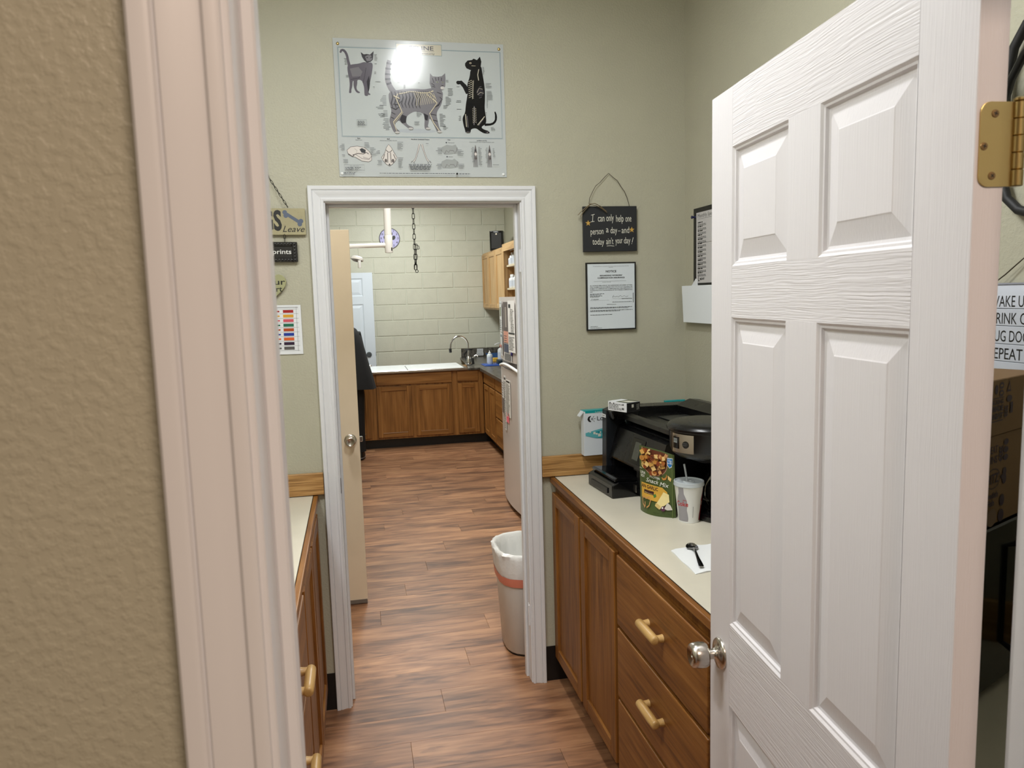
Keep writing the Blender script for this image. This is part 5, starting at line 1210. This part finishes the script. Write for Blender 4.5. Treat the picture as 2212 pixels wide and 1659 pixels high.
single('paper_bag', loft(NB(), [[(1.36+dx,5.62+dy,1.6465) for dx,dy in ((-.12,-.12),(.10,-.14),(.14,.12),(-.08,.14))],[(1.36+dx,5.62+dy,1.690) for dx,dy in ((-.10,-.10),(.11,-.10),(.10,.10),(-.10,.10))],[(1.36+dx,5.62+dy,1.708) for dx,dy in ((-.03,-.02),(.04,-.06),(.03,.05),(-.05,.04))]]), M_paper, 'crumpled white paper lying on top of the fridge', 'paper')

# --- bottles
def bottle(name,label,x,y,z,r,h,c,cap,kind='pump',grp=None,cat='bottle'):
    t = thing(name,label,cat,(x,y,z),0,grp); M_ = Matrix.Translation((x,y,z))
    part('body', lathe(NB(), [(r*.92,0),(r,.004),(r,h*.66),(r*.8,h*.74),(r*.36,h*.8),(r*.36,h*.84),(0,h*.84)], M_, 20), c, t, smooth=45)
    if kind == 'cap': part('cap', lathe(NB(), [(r*.5,h*.82),(r*.5,h*.97),(r*.42,h),(0,h)], M_, 16), cap, t, smooth=45)
    if kind == 'nozzle': part('nozzle', lathe(NB(), [(r*.5,h*.80),(r*.5,h*.86),(r*.22,h*.90),(r*.10,h*1.02),(0,h*1.03)], M_, 14), cap, t, smooth=45)
    if kind == 'pump':
        part('collar', lathe(NB(), [(r*.5,h*.82),(r*.5,h*.90),(0,h*.90)], M_, 14), cap, t)
        part('pump', tube(NB(), [(x,y,z+h*.9),(x,y,z+h*1.03),(x-r*.9,y-r*.4,z+h*1.05),(x-r*2.0,y-r*1.0,z+h*.98)], r*.15, 8), M_white, t, smooth=60)
    part('label_band', lathe(NB(), [(r+.0006,h*.14),(r+.0006,h*.55)], M_, 20, caps=False), mat('bottle_label_blue',(196,202,212),.4), t)
    return t
Bw = mat('bottle_white',(220,222,224),.35)
G1 = 'white bottles in the open shelf unit'
for i,(x,y,z,h,cap,kd,l) in enumerate(((1.745,8.335,2.001,.105,M_white,'cap','short white bottle, leftmost on the upper open shelf'),(1.745,8.265,2.001,.135,M_white,'cap','middle white bottle on the upper open shelf'),(1.76,8.19,2.001,.155,M_white,'pump','tall pump bottle on the upper open shelf near the doorpost'),
        (1.745,8.335,1.746,.150,M_white,'cap','leftmost white bottle on the lower open shelf'),(1.80,8.31,1.746,.155,M_black,'cap','black-capped bottle on the lower open shelf'),(1.745,8.265,1.746,.150,M_white,'cap','white bottle third from the left on the lower open shelf'),(1.76,8.19,1.746,.155,M_white,'nozzle','nozzle bottle on the lower open shelf near the doorpost'))):
    bottle('bottle',l,x,y,z,.030,h,Bw,cap,kd,G1)
bottle('squeeze_bottle','clear white squeeze bottle on the blue tray by the sink',1.515,8.60,.8765,.034,.155,mat('milky_plastic',(206,214,218),.3),M_white,'nozzle')
bottle('pump_bottle','tall white pump bottle with red collar beside the fridge edge',1.70,8.85,.8745,.042,.215,Bw,mat('dark_red_collar',(110,24,24),.4),'pump')
# --- bits on the dark counter
single('blue_tray', box(box(NB(), 1.43,1.80,8.46,8.74,.866,.872, bev=.002), 1.45,1.79,8.48,8.73,.872,.876, bev=.001), mat('royal_blue_plastic',(40,84,170),.35), 'blue plastic tray beside the sink in the far corner', 'tray')
single('instrument_case', prism(NB(), rrect(1.60,1.78,8.50,8.66,.02), .8765,.925, bev=.008), mat('teal_black_plastic',(20,40,50),.3), 'dark teal case standing on the blue tray', 'case', smooth=40)
single('yellow_sponge', box(NB(), 1.625,1.71,8.97,9.03,.866,.915, bev=.006, seg=2), mat('yellow_sponge',(214,170,60),.8), 'yellow sponge on the dark counter behind the tray', 'sponge')
random.seed(9)
bm = NB(); nx,ny = 16,10; g_ = [[bm.verts.new((1.66+.30*i/nx, 9.45+.30*j/ny, .868+.030*abs(math.sin(i*.9+j*.5))*math.sin(math.pi*i/nx)*math.sin(math.pi*j/ny)+.05*(j/ny))) for j in range(ny+1)] for i in range(nx+1)]
for i in range(nx):
    for j in range(ny): bm.faces.new((g_[i][j],g_[i+1][j],g_[i+1][j+1],g_[i][j+1]))
lo = [v for v in bm.verts]
bmesh.ops.solidify(bm, geom=list(bm.faces), thickness=.004)
single('blue_cloth', bm, mat('blue_cloth',(56,98,156),.8), 'crumpled blue cloth at the back of the far counter', 'cloth', smooth=60)
for x0,z0,x1,z1,l in ((1.572,.925,1.652,.972,'upper small white card on the dark splashback'),(1.565,.882,1.655,.922,'lower small white card on the dark splashback')):
    t = thing('info_card', l, 'card', ((x0+x1)/2,9.872,z0)); part('card', box(NB(), x0,x1,9.870,9.873,z0,z1), M_paper, t)
    P = Print(plane_f(fr((x0,9.8697,z0),(1,0,0),(0,0,1))),.0006); w,h = x1-x0,z1-z0
    for k in range(4): P.greek(.006,w-.006,h*(.75-k*.2),.005,KG)
    P.build('print', t)
# --- speaker on the wall cabinet
sk_ = thing('speaker', 'black loudspeaker standing on top of the oak wall cabinet', 'speaker', (1.77,9.30,2.215))
Msk = Matrix.Translation((1.775,9.28,2.2165)) @ Matrix.Rotation(R(-16),4,'Z')
part('cabinet', prism(NB(), rrect(-.085,.085,-.12,.13,.03), 0,.235, Msk, bev=.006), M_blackg, sk_, smooth=40)
part('grille', box(NB(), -.065,.065,-.1235,-.119,.02,.215, bev=.004, M=Msk), M_black, sk_)
part('emblem', lathe(NB(), [(.011,0),(.009,.002),(0,.002)], Msk @ fr((0,-.1235,.196),(1,0,0),(0,0,1)), 14), M_chrome, sk_)
# --- clock
ck = thing('wall_clock', 'lavender wall clock with black paw print on the block wall', 'clock', (.487,9.88,2.30))
Mk = fr((.489,9.880,2.431),(1,0,0),(0,0,1))
part('rim', lathe(NB(), [(.130,-.014),(.1315,-.004),(.128,.001),(.124,0)], Mk, 40, caps=False), mat('clock_rim',(60,58,70),.3), ck, smooth=40)
part('face', lathe(NB(), [(.130,-.014),(.1285,-.002),(0,-.002)], Mk, 40), mat('lavender_face',(186,182,226),.45), ck)
P = Print(plane_f(Mk @ Matrix.Translation((0,0,-.002))),.0006)
for h_ in range(1,13):
    a = R(90-30*h_); P.text(str(h_),.106*math.cos(a),.106*math.sin(a)-.011,.025,K,al='C',bold=.015)
P.disc(-.052,.008,.021,.029,K,16,R(25)); P.disc(.052,.008,.021,.029,K,16,R(-25)); P.disc(-.021,.050,.018,.030,K,16,R(8)); P.disc(.021,.050,.018,.030,K,16,R(-8))
P.poly([(0,.0),(.018,-.012),(.034,-.040),(.040,-.062),(.028,-.074),(.012,-.066),(-.012,-.066),(-.028,-.074),(-.040,-.062),(-.034,-.040),(-.018,-.012)],K)
P.build('numerals_and_paw', ck)
for l,w,a in ((.055,.006,R(150)),(.085,.004,R(60))):
    part('hand', box(NB(), -.01,l,-w/2,w/2,.0012,.003, M=Mk @ Matrix.Rotation(a,4,'Z')), M_darkp, ck)
# --- surgical lamp on a ceiling tube
ok_ = thing('surgical_lamp', 'white ceiling-hung surgical lamp arm with round heads', 'lamp', (.288,6.0,2.03))
lw = mat('lamp_white_enamel',(228,227,224),.3)
LX,LY = .287,6.0
part('drop_tube', lathe(NB(), [(.0285,2.155),(.0285,3.064)], Matrix.Translation((LX,LY,0)), 24), lw, ok_, smooth=40)
part('ceiling_plate', lathe(NB(), [(.10,3.045),(.10,3.064)], Matrix.Translation((LX,LY,0)), 24), lw, ok_)
part('pivot_housing', lathe(NB(), [(.029,2.018),(.0305,2.022),(.0305,2.150),(.0285,2.154)], Matrix.Translation((LX+.001,LY,0)), 24), lw, ok_, smooth=40)
part('rating_sticker', prism(NB(), rrect(-.006,.006,-.012,.012,.002), .0,.001, fr((LX+.022,LY-.0222,2.045),(.707,.707,0),(0,0,1))), K, ok_)
part('horizontal_arm', tube(NB(), [(LX-.02,LY,2.078),(-.50,LY+.04,2.064)], .0175, 16), lw, ok_, smooth=40)
part('hanger', tube(NB(), [(-.50,LY+.04,2.078),(-.52,LY+.05,2.02),(-.44,LY+.05,1.965),(-.10,LY+.05,1.970)], .014, 12), lw, ok_, smooth=60)
glass = mat('lamp_lens',(150,154,158),.15)
for x,y,z,r in ((.040,6.04,1.968,.050),(-.075,5.98,1.955,.060),(-.17,6.10,1.955,.060)):
    Mq = Matrix.Translation((x,y,z)) @ Matrix.Rotation(R(14),4,'Y') @ Matrix.Rotation(R(-8),4,'X')
    hd = part('lamp_head', lathe(NB(), [(0,.030),(r*.7,.027),(r*.98,.018),(r,.004),(r*.97,.0),(r*.9,0)], Mq, 28, caps=False), lw, ok_, smooth=50)
    part('lens', lathe(NB(), [(r*.93,.002),(r*.6,-.010),(0,-.014)], Mq, 28, caps=False), glass, hd, smooth=50)
part('sterile_handle', lathe(NB(), [(.012,1.905),(.0135,1.908),(.0115,1.965),(0,1.965)], Matrix.Translation((.058,6.0,0)), 16), M_white, ok_, smooth=50)
# --- chain hanging from the ceiling
hc = thing('hanging_chain', 'black steel chain hanging free from the ceiling before the block wall', 'chain', (.487,6.0,1.88))
chain(hc, (.487,6.0,3.06),(.488,6.0,1.885), .046,.0105,.0026, M_iron)
chain(hc, (.500,5.995,2.08),(.490,5.995,1.885), .046,.0105,.0026, M_iron, flip=1)
part('hook', tube(NB(), [(.500,5.99,2.075),(.520,5.985,2.065),(.522,5.985,2.045),(.510,5.985,2.040)], .003, 6), M_iron, hc)
part('end_ring', tube(NB(), [(.497+.011*math.cos(t),5.99,1.872+.011*math.sin(t)) for t in [k*.6283 for k in range(10)]], .003, 6, closed=True), M_iron, hc)
part('ceiling_hook', tube(NB(), [(.487,6.0,3.066),(.487,6.0,3.05)], .004, 6), M_iron, hc)

# --- person standing at the tub, mostly hidden by the open tan door
pe = thing('person', 'person in a loose black top and black trousers standing at the tub', 'person', (-.15,7.93,0))
PX,PY = -.155,7.93
def skin(name, verts, edges, radii, root, m, parent, sub=2, flat=1.0):
    me = bpy.data.meshes.new('s'); me.from_pydata(verts, edges, []); ob = bpy.data.objects.new('s', me); COL.objects.link(ob)
    md = ob.modifiers.new('k','SKIN'); md.use_smooth_shade = True
    for i,r in enumerate(radii): me.skin_vertices[0].data[i].radius = r if isinstance(r,tuple) else (r,r*flat)
    for i in range(len(verts)): me.skin_vertices[0].data[i].use_root = (i == root)
    s = ob.modifiers.new('u','SUBSURF'); s.levels = sub; s.render_levels = sub
    dg = bpy.context.evaluated_depsgraph_get(); dg.update(); e = bpy.data.meshes.new_from_object(ob.evaluated_get(dg))
    bpy.data.objects.remove(ob)
    bm = NB(); bm.from_mesh(e); bpy.data.meshes.remove(e); return part(name, bm, m, parent, smooth=180)
skm = mat('skin_tone',(196,148,120),.5); 
V = []; Ed = []; Rd = []
def v(x,y,z,r,p=None):
    V.append((PX+x,PY+y,z)); Rd.append(r)
    if p is not None: Ed.append((p,len(V)-1))
    return len(V)-1
pel = v(0,0,.88,(.15,.11)); wa = v(0,.01,1.02,(.125,.09),pel); chs = v(0,.01,1.22,(.15,.105),wa); nb = v(0,.01,1.37,(.07,.06),chs); nk_ = v(0,.02,1.42,.05,nb)
h1 = v(0,.035,1.47,(.062,.072),nk_); h2 = v(0,.045,1.545,(.075,.090),h1); h3 = v(0,.04,1.60,(.060,.075),h2)
for s in (-1,1):
    hp_ = v(.10*s,0,.82,.085,pel); kn = v(.13*s,.015,.46,.058,hp_); an = v(.13*s,-.02,.10,.042,kn); to = v(.145*s,.13,.045,(.04,.03),an)
    sh = v(.155*s,.01,1.33,.052,chs); el = v(.185*s,.07,1.08,.040,sh); wr = v(.16*s,.25,.96,.027,el)
    if s < 0: wl = wr
    else: wr_ = wr
    pa = v(.145*s,.32,.945,(.036,.018),wr)
    for k in range(4):
        f1 = v(.145*s+(-.027+.018*k),.365+.006*(k in (1,2)),.938,.0085,pa); f2 = v(.145*s+(-.028+.0185*k),.395+.008*(k in (1,2)),.925,.0078,f1); f3 = v(.145*s+(-.028+.0185*k),.408+.01*(k in (1,2)),.905,.007,f2)
    t1 = v(.145*s-.036*s,.335,.932,.010,pa); t2 = v(.145*s-.052*s,.362,.922,.0085,t1)
body = skin('body', V, Ed, Rd, 0, skm, pe)
HX,HY,HZ = PX,PY+.045,1.545
part('hair', lathe(NB(), [(0,.118),(.055,.108),(.086,.07),(.096,.02),(.092,-.03),(.075,-.075),(.055,-.10),(0,-.10)], Matrix.Translation((HX,HY-.018,HZ)), 24), mat('dark_hair',(36,26,22),.6), pe, smooth=60)
part('nose', lathe(NB(), [(.014,0),(.010,.016),(0,.022)], fr((HX,HY+.085,HZ-.01),(1,0,0),(0,0,-1)), 10), skm, pe, smooth=60)
for s in (-1,1):
    part('eye', lathe(NB(), [(.011,0),(.008,.005),(0,.007)], fr((HX+.03*s,HY+.078,HZ+.01),(1,0,0),(0,0,-1)), 10), M_white, pe, smooth=60)
    part('ear', lathe(NB(), [(.022,0),(.024,.008),(.012,.012),(0,.010)], fr((HX+.073*s,HY,HZ-.005),(0,1,0),(0,0,1),(s,0,0)), 12), skm, pe, smooth=60)
part('mouth', box(NB(), HX-.02,HX+.02,HY+.079,HY+.086,HZ-.047,HZ-.040, bev=.002), mat('lip',(160,90,84),.5), pe)
blk_ = mat('black_fabric',(20,21,24),.85); trs = mat('black_trouser_fabric',(15,15,18),.85)
# loose top: lofted rings (centre x, half x, half y, z), widest at the hem on the right
def oval(cx,cy,hx,hy,z,n=28,fold=0,ph=0): return [(PX+cx+hx*math.cos(t)*(1+fold*math.sin(t*9+ph)), PY+cy+hy*math.sin(t)*(1+fold*math.sin(t*9+ph)), z+(-.025*math.cos(t) if z < .8 else 0)) for t in [2*math.pi*i/n for i in range(n)]]
rings = [oval(.0,.01,.06,.06,1.415),oval(0,.01,.10,.085,1.405),oval(.0,.01,.165,.11,1.365),oval(.0,.0,.205,.125,1.30,fold=.01),oval(.01,-.005,.222,.14,1.20,fold=.015),oval(.015,-.01,.240,.155,1.10,fold=.02),oval(.02,-.015,.262,.17,.98,fold=.03),oval(.025,-.02,.285,.185,.87,fold=.04),oval(.03,-.02,.305,.195,.765,fold=.05),oval(.03,-.02,.295,.185,.77,fold=.05)]
part('loose_top', loft(NB(), rings, caps=(True,False)), blk_, pe, smooth=60)
for s in (-1,1):
    a,b,c = Vector((PX+.145*s,PY+.02,1.32)),Vector((PX+.185*s,PY+.07,1.08)),Vector((PX+.17*s,PY+.17,1.02))
    part('sleeve', tube(NB(), [a,a.lerp(b,.5),b,c], [.066,.068,.070,.066], 14), blk_, pe, smooth=60)
    L_ = [(PX+.105*s,PY,.86),(PX+.125*s,PY+.005,.66),(PX+.130*s,PY+.015,.46),(PX+.130*s,PY-.005,.26),(PX+.130*s,PY-.018,.085)]
    part('trouser_leg', tube(NB(), L_, [.105,.092,.078,.072,.074], 18), trs, pe, smooth=60)
    cx = PX+.145*s
    sh_ = loft(NB(), [[(cx+hx*math.cos(t)+.02*s*(y0),PY+.02+hy*math.sin(t)+oy,z) for t in [2*math.pi*i/20 for i in range(20)]] for hx,hy,oy,z,y0 in ((.048,.135,.03,.002,0),(.050,.138,.03,.03,0),(.046,.128,.025,.055,0),(.040,.09,-.01,.085,0),(.036,.055,-.035,.105,0))])
    so_ = part('shoe', sh_, M_black, pe, smooth=50)
    part('sole_stripe', loft(NB(), [[(cx+.0515*math.cos(t),PY+.05+.1395*math.sin(t),z) for t in [2*math.pi*i/20 for i in range(20)]] for z in (.022,.028)]), mat('pale_sole_stripe',(150,150,150),.5), so_)
